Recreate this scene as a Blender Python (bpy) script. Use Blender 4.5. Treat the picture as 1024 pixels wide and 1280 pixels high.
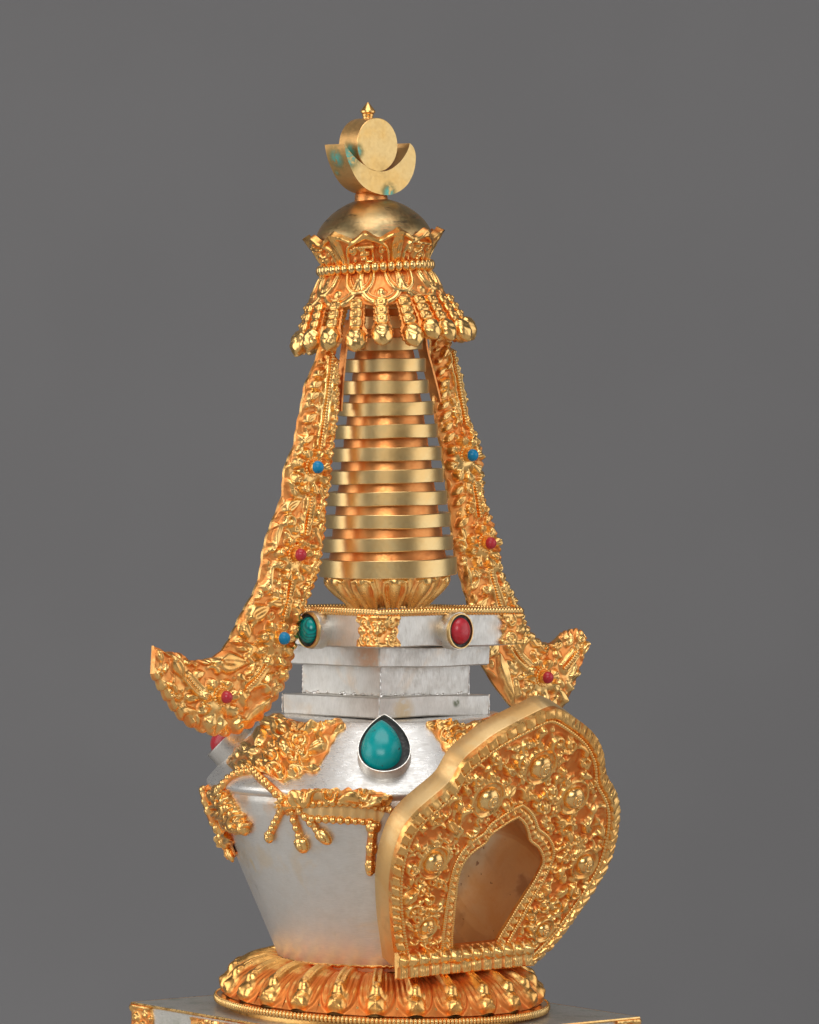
import bpy, math, random
import numpy as np
from mathutils import Matrix, Vector

# ------------------------------------------------------------------ scale, camera, light
S = 0.0003                     # one modelling unit = 0.3 mm
D = 6500.0                     # camera distance in units
CX, CZ = 32.0, 830.0           # camera position (x, height)
PI = math.pi
AZ = math.radians(41.7)
N = np.array([math.sin(AZ), -math.cos(AZ), 0.0])     # outward normal of right-hand front face
DD = np.array([math.cos(AZ), math.sin(AZ), 0.0])     # along that face
ZZ = np.array([0.0, 0.0, 1.0])

for o in list(bpy.data.objects):
    bpy.data.objects.remove(o)
scene = bpy.context.scene
COL = scene.collection

cam_d = bpy.data.cameras.new("camera")
cam = bpy.data.objects.new("camera", cam_d)
COL.objects.link(cam)
cam.location = (CX * S, -D * S, CZ * S)
cam.rotation_euler = (PI / 2, 0, 0)
cam_d.sensor_fit = 'VERTICAL'
cam_d.sensor_height = 36.0
cam_d.sensor_width = 28.8
cam_d.lens = 36.0 * D / 1280.0
cam_d.shift_y = (640.0 - CZ) / 1280.0
cam_d.clip_start = 0.05
cam_d.clip_end = 50
scene.camera = cam

world = bpy.data.worlds.new("World")
scene.world = world
world.use_nodes = True
world.node_tree.nodes["Background"].inputs[0].default_value = (0.95, 0.97, 1.0, 1)
world.node_tree.nodes["Background"].inputs[1].default_value = 0.13


def area(name, loc, target, sx, sy, power, color=(1, 1, 1)):
    d = bpy.data.lights.new(name, 'AREA')
    d.shape = 'RECTANGLE'
    d.size, d.size_y, d.energy, d.color = sx, sy, power, color
    o = bpy.data.objects.new(name, d)
    COL.objects.link(o)
    o.location = loc
    v = Vector(target) - Vector(loc)
    o.rotation_euler = v.to_track_quat('-Z', 'Y').to_euler()
    return o


TG = (0, 0, 0.17)
area("softbox_overhead", (0.03, -0.32, 1.25), (0, 0, 0.15), 0.85, 0.75, 5.0)
area("softbox_front", (-0.15, -2.3, 1.05), TG, 1.3, 0.9, 18, (1.0, 0.985, 0.96))
area("softbox_left", (-1.7, -0.45, 0.60), TG, 1.6, 1.5, 15, (1.0, 0.985, 0.96))
area("softbox_right", (1.7, -0.25, 0.50), TG, 1.7, 1.6, 9.5)
area("backdrop_light", (-0.12, 0.36, -0.36), (-0.04, 0.87, 0.20), 0.5, 0.25, 0.95)

vs = scene.view_settings
vs.view_transform = 'Standard'
vs.look = 'None'
vs.exposure = 0.0
vs.gamma = 1.0
vs.use_curve_mapping = False
cy = scene.cycles
cy.use_denoising = True
cy.max_bounces = 10
cy.glossy_bounces = 8
cy.diffuse_bounces = 4
cy.sample_clamp_indirect = 6


# ------------------------------------------------------------------ materials
class NT:
    def __init__(s, name):
        s.m = bpy.data.materials.new(name)
        s.m.use_nodes = True
        s.t = s.m.node_tree
        s.b = s.t.nodes["Principled BSDF"]
        s.tc = s.n('ShaderNodeTexCoord')
        s.obj = s.tc.outputs['Object']

    def n(s, typ, **kw):
        nd = s.t.nodes.new(typ)
        for k, v in kw.items():
            setattr(nd, k, v)
        return nd

    def put(s, sock, v):
        if hasattr(v, 'is_linked') or isinstance(v, bpy.types.NodeSocket):
            s.t.links.new(v, sock)
        else:
            sock.default_value = v

    def noise(s, scale, detail=4, rough=.55, vec=None, dist=0.0):
        nd = s.n('ShaderNodeTexNoise')
        s.put(nd.inputs['Vector'], vec if vec is not None else s.obj)
        nd.inputs['Scale'].default_value = scale
        nd.inputs['Detail'].default_value = detail
        nd.inputs['Roughness'].default_value = rough
        nd.inputs['Distortion'].default_value = dist
        return nd.outputs['Fac']

    def stretch(s, sx, sy, sz):
        mp = s.n('ShaderNodeMapping')
        s.put(mp.inputs['Vector'], s.obj)
        mp.inputs['Scale'].default_value = (sx, sy, sz)
        return mp.outputs['Vector']

    def ramp(s, fac, lo, hi, a=0.0, b=1.0):
        nd = s.n('ShaderNodeMapRange')
        nd.interpolation_type = 'SMOOTHSTEP'
        s.put(nd.inputs['Value'], fac)
        nd.inputs['From Min'].default_value = lo
        nd.inputs['From Max'].default_value = hi
        nd.inputs['To Min'].default_value = a
        nd.inputs['To Max'].default_value = b
        return nd.outputs['Result']

    def mix(s, fac, a, b):
        nd = s.n('ShaderNodeMix', data_type='RGBA')
        s.put(nd.inputs[0], fac)
        for sock, v in ((nd.inputs[6], a), (nd.inputs[7], b)):
            if isinstance(v, tuple) and len(v) == 3:
                v = (*v, 1)
            s.put(sock, v)
        return nd.outputs[2]

    def math(s, op, a, b=0.0):
        nd = s.n('ShaderNodeMath', operation=op)
        s.put(nd.inputs[0], a)
        s.put(nd.inputs[1], b)
        return nd.outputs[0]

    def spot(s, p, r0, r1):
        """1 inside radius r0 of object-space point p (units), 0 beyond r1"""
        nd = s.n('ShaderNodeVectorMath', operation='DISTANCE')
        s.put(nd.inputs[0], s.obj)
        nd.inputs[1].default_value = tuple(c * S for c in p)
        return s.ramp(nd.outputs['Value'], r0 * S, r1 * S, 1.0, 0.0)

    def bump(s, h, strength, dist):
        nd = s.n('ShaderNodeBump')
        nd.inputs['Strength'].default_value = strength
        nd.inputs['Distance'].default_value = dist * S
        s.put(nd.inputs['Height'], h)
        s.put(s.b.inputs['Normal'], nd.outputs['Normal'])

    def done(s, color, metal, rough):
        if isinstance(color, tuple):
            color = (*color, 1)
        s.put(s.b.inputs['Base Color'], color)
        s.b.inputs['Metallic'].default_value = metal
        s.put(s.b.inputs['Roughness'], rough)
        return s.m


K = 1.0 / S / 100.0     # noise scale so that 1.0 -> features ~100 units


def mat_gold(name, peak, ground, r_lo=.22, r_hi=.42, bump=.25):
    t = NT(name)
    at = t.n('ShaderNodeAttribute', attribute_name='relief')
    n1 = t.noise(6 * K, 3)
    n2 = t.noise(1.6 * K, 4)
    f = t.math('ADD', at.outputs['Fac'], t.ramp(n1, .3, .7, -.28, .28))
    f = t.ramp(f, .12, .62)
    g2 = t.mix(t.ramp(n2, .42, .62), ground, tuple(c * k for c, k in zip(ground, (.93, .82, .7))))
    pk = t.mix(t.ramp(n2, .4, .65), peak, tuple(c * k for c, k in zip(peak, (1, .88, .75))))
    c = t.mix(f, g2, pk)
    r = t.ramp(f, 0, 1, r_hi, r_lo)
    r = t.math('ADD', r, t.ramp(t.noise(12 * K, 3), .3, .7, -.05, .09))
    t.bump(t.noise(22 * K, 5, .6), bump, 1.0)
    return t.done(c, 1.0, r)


M = {}
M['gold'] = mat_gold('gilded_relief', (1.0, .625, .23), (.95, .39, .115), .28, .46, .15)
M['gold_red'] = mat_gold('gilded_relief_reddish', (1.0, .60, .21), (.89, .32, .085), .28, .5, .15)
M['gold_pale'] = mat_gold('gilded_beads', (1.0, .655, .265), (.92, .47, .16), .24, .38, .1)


def mat_brass(name, col, tint, stain, r=.3, streak=(1, 1, 9)):
    t = NT(name)
    v = t.stretch(*streak)
    br = t.noise(26 * K, 3, .6, v)
    blot = t.noise(1.3 * K, 5, .6, dist=.6)
    c = t.mix(t.ramp(blot, .42, .62), col, tint)
    st = t.noise(1.7 * K, 3, .5, t.stretch(1.1, .9, 1.2), .8)
    c = t.mix(t.ramp(st, .56, .72, 0, .75), c, stain)
    rr = t.math('ADD', t.ramp(br, .3, .7, r - .05, r + .08), t.ramp(st, .5, .7, 0, .1))
    t.bump(br, .06, .5)
    return t, c, rr


t, c, r = mat_brass('brushed_brass', (.86, .62, .29), (.88, .57, .23), (.70, .50, .22), .33)
M['brass'] = t.done(c, 1.0, r)
t, c, r = mat_brass('aged_dome_brass', (.60, .39, .17), (.50, .37, .18), (.24, .18, .10), .34, (1, 1, 1))
sk = t.noise(3.4 * K, 6, .7, t.stretch(.5, .8, 2.6), 1.2)
c = t.mix(t.ramp(sk, .50, .62, 0, .7), c, (.66, .36, .16))
c = t.mix(t.ramp(t.noise(5 * K, 5, .7, t.stretch(.5, .5, 2)), .56, .68, 0, .75), c, (.17, .13, .08))
M['dome'] = t.done(c, 1.0, r)
t, c, r = mat_brass('niche_rim_brass', (.86, .60, .29), (.86, .54, .22), (.70, .46, .21), .5, (1.5, 1.5, 1.5))
M['rim'] = t.done(c, 1.0, r)
t, c, r = mat_brass('niche_interior_brass', (.86, .61, .37), (.82, .52, .27), (.56, .29, .14), .46, (1, 1, 1))
sp = t.noise(11 * K, 2)
c = t.mix(t.ramp(sp, .70, .75, 0, .7), c, (.30, .10, .05))
M['interior'] = t.done(c, 1.0, r)
t, c, r = mat_brass('coppery_gilt', (.80, .34, .11), (.74, .27, .08), (.5, .18, .06), .36, (1, 1, 2))
M['core'] = t.done(c, 1.0, r)


def mat_silver(name, col, warm, streak, r=.27, dark=.0, warm_lo=.56):
    t = NT(name)
    br = t.noise(34 * K, 3, .65, t.stretch(*streak))
    blot = t.noise(1.1 * K, 4, .6, dist=.5)
    c = t.mix(t.ramp(blot, warm_lo, warm_lo + .14, 0, .75), col, warm)
    mott = t.noise(7 * K, 5, .6)
    c = t.mix(t.ramp(mott, .35, .75, 0, .28), c, (.56, .52, .45))
    tar = t.noise(3.2 * K, 5, .62, t.stretch(1, 1.3, .8))
    c = t.mix(t.ramp(tar, .66, .76, 0, .45), c, (.36, .34, .26))
    c = t.mix(t.ramp(br, .3, .75, 0, .3), c, tuple(x * .66 for x in col))
    t.bump(t.math('ADD', br, t.math('MULTIPLY', t.noise(1.7 * K, 2), 3.0)), .3, .9)
    rr = t.math('ADD', t.ramp(br, .3, .7, r - .08, r + .14), t.ramp(mott, .4, .7, 0, .08))
    return t, c, rr


t, c, r = mat_silver('brushed_silver', (.85, .825, .79), (.88, .74, .56), (.35, .35, 4), .31)
M['silver'] = t.done(c, .80, r)
t, c, r = mat_silver('soldered_silver', (.80, .775, .73), (.84, .67, .50), (4, 4, .35), .42)
for (p, r0, r1, cc) in (((87, -43, 404), 3, 8, (.10, .13, .06)), ((-52, -95, 464), 1, 3, (.05, .05, .04)), ((28, -110, 395), 8, 26, (.75, .58, .34)), ((-20, -113, 462), 8, 30, (.78, .56, .40))):
    pt = t.math('MULTIPLY', t.spot(p, r0, r1), t.ramp(t.noise(14 * K, 4), .36, .52, .25, 1))
    c = t.mix(t.math('MULTIPLY', pt, .8), c, cc)
M['silver_box'] = t.done(c, .88, r)
t, c, r = mat_silver('vase_silver', (.85, .815, .76), (.88, .72, .52), (.35, .35, 5), .36)
pt = t.spot((-176, -120, 268), 6, 26)
c = t.mix(t.math('MULTIPLY', pt, t.ramp(t.noise(5 * K), .4, .6)), c, (.10, .13, .09))
sx_ = t.n('ShaderNodeSeparateXYZ'); t.put(sx_.inputs[0], t.obj)
up_ = t.ramp(sx_.outputs['Z'], 262 * S, 292 * S)
c = t.mix(t.math('MULTIPLY', up_, t.ramp(t.noise(2.2 * K, 5, .6), .40, .62, 0, .75)), c, (.84, .50, .27))
ye = t.noise(3.1 * K, 3, .5, t.stretch(1, 1, .7))
c = t.mix(t.ramp(ye, .70, .78, 0, .5), c, (.86, .62, .26))
M['vase'] = t.done(c, .84, r)
t, c, r = mat_silver('tarnished_silver', (.60, .58, .53), (.50, .46, .38), (.5, .5, 1), .34)
gr = t.noise(2.6 * K, 4)
c = t.mix(t.ramp(gr, .5, .7, 0, .6), c, (.30, .34, .26))
M['plinth'] = t.done(c, .55, r)
t, c, r = mat_silver('bezel_silver', (.82, .78, .72), (.86, .70, .46), (1, 1, 1), .32)
M['bezel'] = t.done(c, 1.0, r)


def mat_stone(name, col, vein, scale=3.0, lo=.6, hi=.7, rough=.22, stretch=(1, 1, 1)):
    t = NT(name)
    v = t.noise(scale * K, 5, .62, t.stretch(*stretch), .8)
    c = t.mix(t.ramp(v, lo, hi), col, vein)
    c = t.mix(t.ramp(t.noise(9 * K, 2), .35, .7, 0, .35), c, tuple(x * .72 for x in col))
    t.b.inputs['Specular IOR Level'].default_value = .5
    t.bump(t.noise(14 * K, 3), .06, 1)
    return t.done(c, 0.0, t.ramp(v, .3, .7, rough - .05, rough + .12))


M['turquoise'] = mat_stone('turquoise_stone', (.0, .37, .37), (.03, .045, .05), 4.0, .64, .68, .24)
M['blue_stone'] = mat_stone('bright_blue_stone', (.0, .26, .52), (.0, .15, .3), 6, .6, .75, .3)
M['coral'] = mat_stone('red_coral', (.62, .036, .052), (.44, .016, .024), 3, .5, .7, .26)
t = NT('banded_malachite')
wv = t.n('ShaderNodeTexWave', wave_type='RINGS')
wv.inputs['Scale'].default_value = 9 * K
wv.inputs['Distortion'].default_value = 5
wv.inputs['Detail'].default_value = 2
mp = t.n('ShaderNodeMapping')
t.put(mp.inputs['Vector'], t.obj)
mp.inputs['Location'].default_value = (.02, .05, -.16)
t.put(wv.inputs['Vector'], mp.outputs['Vector'])
M['malachite'] = t.done(t.mix(t.ramp(wv.outputs['Fac'], .35, .8), (.0, .37, .34), (.0, .19, .19)), 0.0, .2)
t = NT('black_setting_cement')
M['cement'] = t.done(t.mix(t.ramp(t.noise(20 * K, 3), .5, .7), (.022, .022, .022), (.09, .09, .085)), 0, .6)
t = NT('solder_silver')
t.bump(t.noise(18 * K, 4), .5, 2)
M['solder'] = t.done((.85, .83, .8), 1.0, .3)
t = NT('grey_studio_paper')
M['paper'] = t.done(t.mix(t.ramp(t.noise(.25 * K, 2), .3, .7), (.177, .173, .1755), (.184, .180, .1825)), 0, .85)

t = NT('pale_bounce_board')  # for the added tabletop, kept light so that it reflects onto the vase
M['bounce_board'] = t.done(t.mix(t.ramp(t.noise(.6 * K, 4), .3, .7), (.50, .49, .48), (.54, .53, .52)), 0, .6)


def mat_moon(name, spots, cols=((.80, .56, .24), (.82, .52, .18), (.66, .46, .18))):
    t, c, r = mat_brass(name, *cols, .36, (1, 1, 1))
    for (p, r0, r1) in spots:
        pt = t.spot(p, r0, r1)
        nz = t.noise(9 * K, 5, .65)
        g = t.math('MULTIPLY', pt, t.ramp(nz, .34, .55, .1, 1))
        c = t.mix(t.math('MULTIPLY', g, .75), c, (.20, .22, .10))
        pt2 = t.spot(p, r0 * .4, r1 * .62)
        core = t.math('MULTIPLY', pt2, t.ramp(nz, .43, .50))
        c = t.mix(core, c, (.20, .56, .46))
        r = t.math('ADD', r, t.math('MULTIPLY', g, .2))
    return t.done(c, .85, r)


# ------------------------------------------------------------------ mesh helpers
class MB:
    def __init__(s):
        s.v, s.f, s.a, s.n = [], [], [], 0

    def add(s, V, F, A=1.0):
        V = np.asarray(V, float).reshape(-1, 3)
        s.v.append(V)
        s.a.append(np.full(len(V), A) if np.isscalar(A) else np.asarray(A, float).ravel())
        s.f.append((np.asarray(F, int) + s.n).tolist() if not isinstance(F, list) else [[i + s.n for i in q] for q in F])
        s.n += len(V)

    def grid(s, P, ws=False, wt=False, flip=False, A=1.0):
        ns, nt = P.shape[:2]
        ii = np.arange(ns if ws else ns - 1)
        jj = np.arange(nt if wt else nt - 1)
        I, J = np.meshgrid(ii, jj, indexing='ij')
        I2, J2 = (I + 1) % ns, (J + 1) % nt
        q = np.stack([I * nt + J, I2 * nt + J, I2 * nt + J2, I * nt + J2], -1).reshape(-1, 4)
        if flip:
            q = q[:, ::-1]
        s.add(P.reshape(-1, 3), q, A)

    def fan(s, ring, c, flip=False):
        ring = np.asarray(ring)
        n = len(ring)
        F = [[n, (i + 1) % n, i] if flip else [n, i, (i + 1) % n] for i in range(n)]
        s.add(np.vstack([ring, [c]]), F)

    def lathe(s, prof, n=96, fn=None, flip=False):
        prof = np.asarray(prof, float)
        th = np.linspace(0, 2 * PI, n, endpoint=False)
        r, z = prof[:, 0], prof[:, 1]
        P = np.stack([r[None, :] * np.sin(th)[:, None], -r[None, :] * np.cos(th)[:, None],
                      np.repeat(z[None, :], n, 0)], -1)
        s.grid(P, ws=True, flip=flip)

    def tube(s, path, rad, n=8, cap=True, twist=None, A=1.0, closed=False):
        path = np.asarray(path, float)
        m = len(path)
        rad = np.full(m, rad) if np.isscalar(rad) else np.asarray(rad, float)
        if closed:
            T = np.roll(path, -1, 0) - np.roll(path, 1, 0)
        else:
            T = np.gradient(path, axis=0)
        T /= np.linalg.norm(T, axis=1)[:, None] + 1e-9
        up = np.array([0, 0, 1.0]) if abs(T[0, 2]) < .9 else np.array([0, 1.0, 0])
        X = np.empty_like(path)
        x = np.cross(up, T[0]); x /= np.linalg.norm(x)
        for i in range(m):
            x = x - T[i] * x.dot(T[i]); x /= np.linalg.norm(x) + 1e-9
            X[i] = x
        Y = np.cross(T, X)
        a = np.linspace(0, 2 * PI, n, endpoint=False)
        R = rad[:, None] * np.ones(n)[None]
        if twist:
            pitch, depth = twist
            L = np.concatenate([[0], np.cumsum(np.linalg.norm(np.diff(path, axis=0), axis=1))])
            R = R * (1 - depth + depth * np.abs(np.cos(PI * L[:, None] / pitch + a[None] * .5)))
        P = path[:, None] + X[:, None] * (R * np.cos(a))[..., None] + Y[:, None] * (R * np.sin(a))[..., None]
        s.grid(P, wt=True, ws=closed, A=A)
        if cap and not closed:
            s.fan(P[0], path[0], False)
            s.fan(P[-1], path[-1], True)

    def ball(s, c, r, ax=None, n=10, m=7, A=1.0):
        """ellipsoid; r scalar or 3, ax = 3x3 rows axes"""
        r = np.array([r, r, r]) if np.isscalar(r) else np.asarray(r)
        ax = np.eye(3) if ax is None else np.asarray(ax)
        ph = np.linspace(0, PI, m)
        th = np.linspace(0, 2 * PI, n, endpoint=False)
        q = np.stack([np.sin(ph)[None] * np.cos(th)[:, None], np.sin(ph)[None] * np.sin(th)[:, None],
                      np.repeat(np.cos(ph)[None], n, 0)], -1) * r
        s.grid(np.asarray(c) + q @ ax, ws=True, flip=True, A=A)

    def dome(s, c, e1, e2, n, r1, r2, h, k=24, m=8, p=1.0, outline=None):
        """dome standing on plane (c,e1,e2), height h along n"""
        th = np.linspace(0, 2 * PI, k, endpoint=False)
        o = np.stack([np.cos(th) * r1, np.sin(th) * r2], -1) if outline is None else np.asarray(outline)
        q = np.linspace(0, 1, m)
        rr = np.cos(q * PI / 2) ** p
        hh = np.sin(q * PI / 2) * h
        P = np.asarray(c) + (o[:, None, 0] * rr[None])[..., None] * e1 + (o[:, None, 1] * rr[None])[..., None] * e2 \
            + np.repeat(hh[None, :, None], len(o), 0) * n
        s.grid(P, ws=True)

    def collar(s, c, e1, e2, n, o_out, o_in, h0, h1):
        """ring wall with outlines in the e1/e2 plane, from height h0 to h1"""
        o_out, o_in = np.asarray(o_out), np.asarray(o_in)
        rows = []
        mid = o_out * .5 + o_in * .5
        dz = (h1 - h0)
        for o, h in ((o_out, h0), (o_out * .999, h1 - dz * .08), (o_out * .8 + o_in * .2, h1), (o_out * .2 + o_in * .8, h1),
                     (o_in, h1 - dz * .08), (o_in, h0)):
            rows.append(np.asarray(c) + o[:, :1] * e1 + o[:, 1:] * e2 + h * np.asarray(n))
        s.grid(np.stack(rows, 1), ws=True)

    def xform(s, fn):
        s.v = [fn(v) for v in s.v]

    def make(s, name, mat, parent, sharp=40, mat4=None):
        V = np.concatenate(s.v) * S
        F = [q for ff in s.f for q in ff]
        me = bpy.data.meshes.new(name)
        me.from_pydata(V.tolist(), [], F)
        at = me.attributes.new('relief', 'FLOAT', 'POINT')
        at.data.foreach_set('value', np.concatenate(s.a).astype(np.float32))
        me.materials.append(M[mat] if isinstance(mat, str) else mat)
        me.polygons.foreach_set('use_smooth', np.ones(len(me.polygons), bool))
        me.set_sharp_from_angle(angle=math.radians(sharp))
        me.update()
        o = bpy.data.objects.new(name, me)
        COL.objects.link(o)
        put(o, parent, mat4)
        return o


WORLD_OF = {}


def put(o, parent, mat4=None):
    """mat4: world matrix in units"""
    m = np.eye(4) if mat4 is None else np.array(mat4, float)
    W = Matrix(m.tolist())
    W.translation = Vector(m[:3, 3] * S)
    o.parent = parent
    pw = WORLD_OF.get(parent.name, Matrix.Identity(4)) if parent else Matrix.Identity(4)
    o.matrix_parent_inverse = Matrix.Identity(4)
    o.matrix_basis = pw.inverted() @ W
    WORLD_OF[o.name] = W


def copy(o, parent, mat4):
    c = o.copy()
    COL.objects.link(c)
    put(c, parent, mat4)
    return c


def T4(x, y, z):
    m = np.eye(4); m[:3, 3] = (x, y, z); return m


def RY(deg):
    a = math.radians(deg); c, s_ = math.cos(a), math.sin(a)
    m = np.eye(4); m[0, 0] = c; m[0, 2] = s_; m[2, 0] = -s_; m[2, 2] = c; return m


def RX(deg):
    a = math.radians(deg); c, s_ = math.cos(a), math.sin(a)
    m = np.eye(4); m[1, 1] = c; m[1, 2] = -s_; m[2, 1] = s_; m[2, 2] = c; return m


def RZ(rad):
    c, s_ = math.cos(rad), math.sin(rad)
    m = np.eye(4); m[0, 0] = c; m[0, 1] = -s_; m[1, 0] = s_; m[1, 1] = c; return m


def ap(m, V):
    V = np.asarray(V, float)
    return V @ m[:3, :3].T + m[:3, 3]


CAM = np.array([CX, -D, CZ])


def ray(px, py):
    px, py = np.asarray(px, float), np.asarray(py, float)
    return np.stack([px - 512, np.full_like(px, D), 1280 - py - CZ], -1)


def on_plane(px, py, P0, n):
    d = ray(px, py)
    t_ = ((np.asarray(P0) - CAM) @ n) / (d @ n)
    return CAM + d * t_[..., None]


def on_lathe(px, py, prof, ax=0.0):
    """first hit of the view ray with a surface of revolution; returns points and normals"""
    d = ray(px, py)
    sh = d.shape[:-1]
    d = d.reshape(-1, 3)
    pz = np.array([p[1] for p in prof]); pr = np.array([p[0] for p in prof])
    o_ = np.argsort(pz); pz, pr = pz[o_], pr[o_]

    def f(t_):
        P = CAM + d * t_[:, None]
        return np.hypot(P[:, 0] - ax, P[:, 1]) - np.interp(P[:, 2], pz, pr)
    lo = np.full(len(d), .95); hi = np.full(len(d), 1.0)
    found = np.zeros(len(d), bool)
    best = np.full(len(d), 1e9); bt = np.ones(len(d))
    for tt in np.linspace(.955, 1.0, 400):
        v = f(np.full(len(d), tt))
        hit = (v < 0) & ~found
        hi[hit] = tt; lo[hit] = tt - .00012
        found |= hit
        b = v < best
        best[b] = v[b]; bt[b] = tt
    for _ in range(20):
        mid = (lo + hi) / 2
        ins = f(mid) < 0
        hi = np.where(ins, mid, hi); lo = np.where(ins, lo, mid)
    tt = np.where(found, hi, bt)
    P = CAM + d * tt[:, None]
    sl = (np.interp(P[:, 2] + 4, pz, pr) - np.interp(P[:, 2] - 4, pz, pr)) / 8
    h = np.hypot(P[:, 0] - ax, P[:, 1])
    n = np.stack([(P[:, 0] - ax) / h, P[:, 1] / h, -sl], -1)
    n /= np.linalg.norm(n, axis=1)[:, None]
    return P.reshape(*sh, 3), n.reshape(*sh, 3)


def resample(p, n, closed=False):
    p = np.asarray(p, float)
    if closed:
        p = np.vstack([p, p[:1]])
    L = np.concatenate([[0], np.cumsum(np.linalg.norm(np.diff(p, axis=0), axis=1))])
    q = np.linspace(0, L[-1], n, endpoint=not closed)
    return np.stack([np.interp(q, L, p[:, k]) for k in range(p.shape[1])], -1)


def smooth(p, it=2, closed=False):
    """Chaikin"""
    p = np.asarray(p, float)
    for _ in range(it):
        if closed:
            a, b = p, np.roll(p, -1, 0)
            p = np.stack([a * .75 + b * .25, a * .25 + b * .75], 1).reshape(-1, p.shape[1])
        else:
            a, b = p[:-1], p[1:]
            q = np.stack([a * .75 + b * .25, a * .25 + b * .75], 1).reshape(-1, p.shape[1])
            p = np.vstack([p[:1], q, p[-1:]])
    return p


class Relief:
    """height field over arbitrary 2-D sample positions (U,V)"""

    def __init__(s, U, V):
        s.U, s.V = U, V
        s.H = np.zeros_like(U)
        s.taken = []

    def _w(s, u, v, r):
        return (np.abs(s.U - u) < r) & (np.abs(s.V - v) < r)

    def up(s, m, z):
        s.H[m] = np.maximum(s.H[m], z)

    def dome(s, u, v, r, h, base=0, asp=1.0, rot=0):
        m = s._w(u, v, r * max(asp, 1) + 1)
        x, y = s.U[m] - u, s.V[m] - v
        c, q = math.cos(rot), math.sin(rot)
        x, y = (x * c + y * q) / asp, -x * q + y * c
        d2 = (x * x + y * y) / (r * r)
        s.up(m, np.where(d2 < 1, base + h * np.sqrt(np.clip(1 - d2, 0, 1)), 0))

    def leaf(s, u, v, ang, L, W, h, groove=.35, base=0, pk=.75):
        m = s._w(u, v, L + W)
        x, y = s.U[m] - u, s.V[m] - v
        c, q = math.cos(ang), math.sin(ang)
        x, y = (x * c + y * q) / L, -x * q + y * c
        ok = (x > 0) & (x < 1)
        w = W / 2 * np.sin(PI * np.clip(x, .001, .999) ** pk) + .01
        k = y / w
        z = base * (np.abs(k) < 1) + h * np.sqrt(np.clip(1 - k * k, 0, 1)) * (1 - groove * np.exp(-(y / (.13 * W)) ** 2)) * (.65 + .5 * np.clip(x, 0, 1))
        s.up(m, np.where(ok & (np.abs(k) < 1), z, 0))

    def path(s, pts, r, h, base=0, bead=None, n=None):
        pts = np.asarray(pts, float)
        r_ = np.full(len(pts), r) if np.isscalar(r) else np.asarray(r)
        rm = r_.max()
        m = (s.U > pts[:, 0].min() - rm) & (s.U < pts[:, 0].max() + rm) & (s.V > pts[:, 1].min() - rm) & (s.V < pts[:, 1].max() + rm)
        if not m.any():
            return
        x, y = s.U[m], s.V[m]
        best = np.zeros(len(x))
        acc = 0.0
        for i in range(len(pts) - 1):
            a, b = pts[i], pts[i + 1]
            d = b - a
            L2 = d.dot(d) + 1e-9
            t_ = np.clip(((x - a[0]) * d[0] + (y - a[1]) * d[1]) / L2, 0, 1)
            rr = r_[i] * (1 - t_) + r_[i + 1] * t_
            dd = np.hypot(x - a[0] - d[0] * t_, y - a[1] - d[1] * t_) / rr
            z = (base + h * rr / rm * np.sqrt(np.clip(1 - dd * dd, 0, 1))) * (dd < 1)
            if bead:
                z = z * (.6 + .4 * np.abs(np.sin(PI * (acc + t_ * math.sqrt(L2)) / bead)))
            best = np.maximum(best, z)
            acc += math.sqrt(L2)
        s.up(m, best)

    def spiral(s, u, v, R, turns, rot, sgn, tr, h, base=0):
        a = np.linspace(0, turns * 2 * PI, int(14 * turns) + 2)
        rr = R * (1 - .82 * a / a[-1])
        p = np.stack([u + rr * np.cos(rot + sgn * a), v + rr * np.sin(rot + sgn * a)], -1)
        s.path(p, np.linspace(tr * 1.15, tr * .85, len(p)), h, base)
        s.dome(u, v, tr * 1.25, h * 1.15, base)

    def free(s, u, v, r):
        return all((u - a) ** 2 + (v - b) ** 2 > (r + c) ** 2 for a, b, c in s.taken)

    def fill(s, rng, mask, tries, kinds, hk=1.0, pack=.85):
        idx = np.argwhere(mask)
        for _ in range(tries):
            i = tuple(idx[rng.randrange(len(idx))])
            u, v = s.U[i], s.V[i]
            k, r = rng.choice(kinds)
            r *= rng.uniform(.85, 1.15)
            if not s.free(u, v, r * pack):
                continue
            s.taken.append((u, v, r * pack))
            a = rng.uniform(0, 2 * PI)
            if k == 'b':
                s.dome(u, v, r, r * .9 * hk)
            elif k == 's':
                s.spiral(u, v, r * .95, 1.25, a, rng.choice((-1, 1)), r * .27, r * .62 * hk)
            elif k == 'l':
                s.leaf(u - r * math.cos(a), v - r * math.sin(a), a, 2 * r, r * 1.15, r * .8 * hk)
            elif k == 't':
                for q in range(3):
                    b = a + q * 2.094
                    s.dome(u + .5 * r * math.cos(b), v + .5 * r * math.sin(b), r * .5, r * .6 * hk)
            elif k == 'c':
                p = [(u + r * math.cos(a + q * .3), v + r * math.sin(a + q * .3)) for q in range(9)]
                s.path(p, np.linspace(r * .5, r * .16, 9), r * .7 * hk)

    def blur(s, it=1, ws=False):
        for _ in range(it):
            H = s.H
            p = np.pad(H, ((1, 1), (0, 0)), mode='wrap' if ws else 'edge')
            H = p[:-2] * .25 + p[1:-1] * .5 + p[2:] * .25
            p = np.pad(H, ((0, 0), (1, 1)), mode='edge')
            s.H = p[:, :-2] * .25 + p[:, 1:-1] * .5 + p[:, 2:] * .25

    def rough(s, rng, amp, wl):
        for k in range(7):
            a = rng.uniform(0, 2 * PI)
            w = 2 * PI / (wl * rng.uniform(.6, 1.6))
            s.H += amp / 3 * np.sin((s.U * math.cos(a) + s.V * math.sin(a)) * w + rng.uniform(0, 6))


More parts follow.
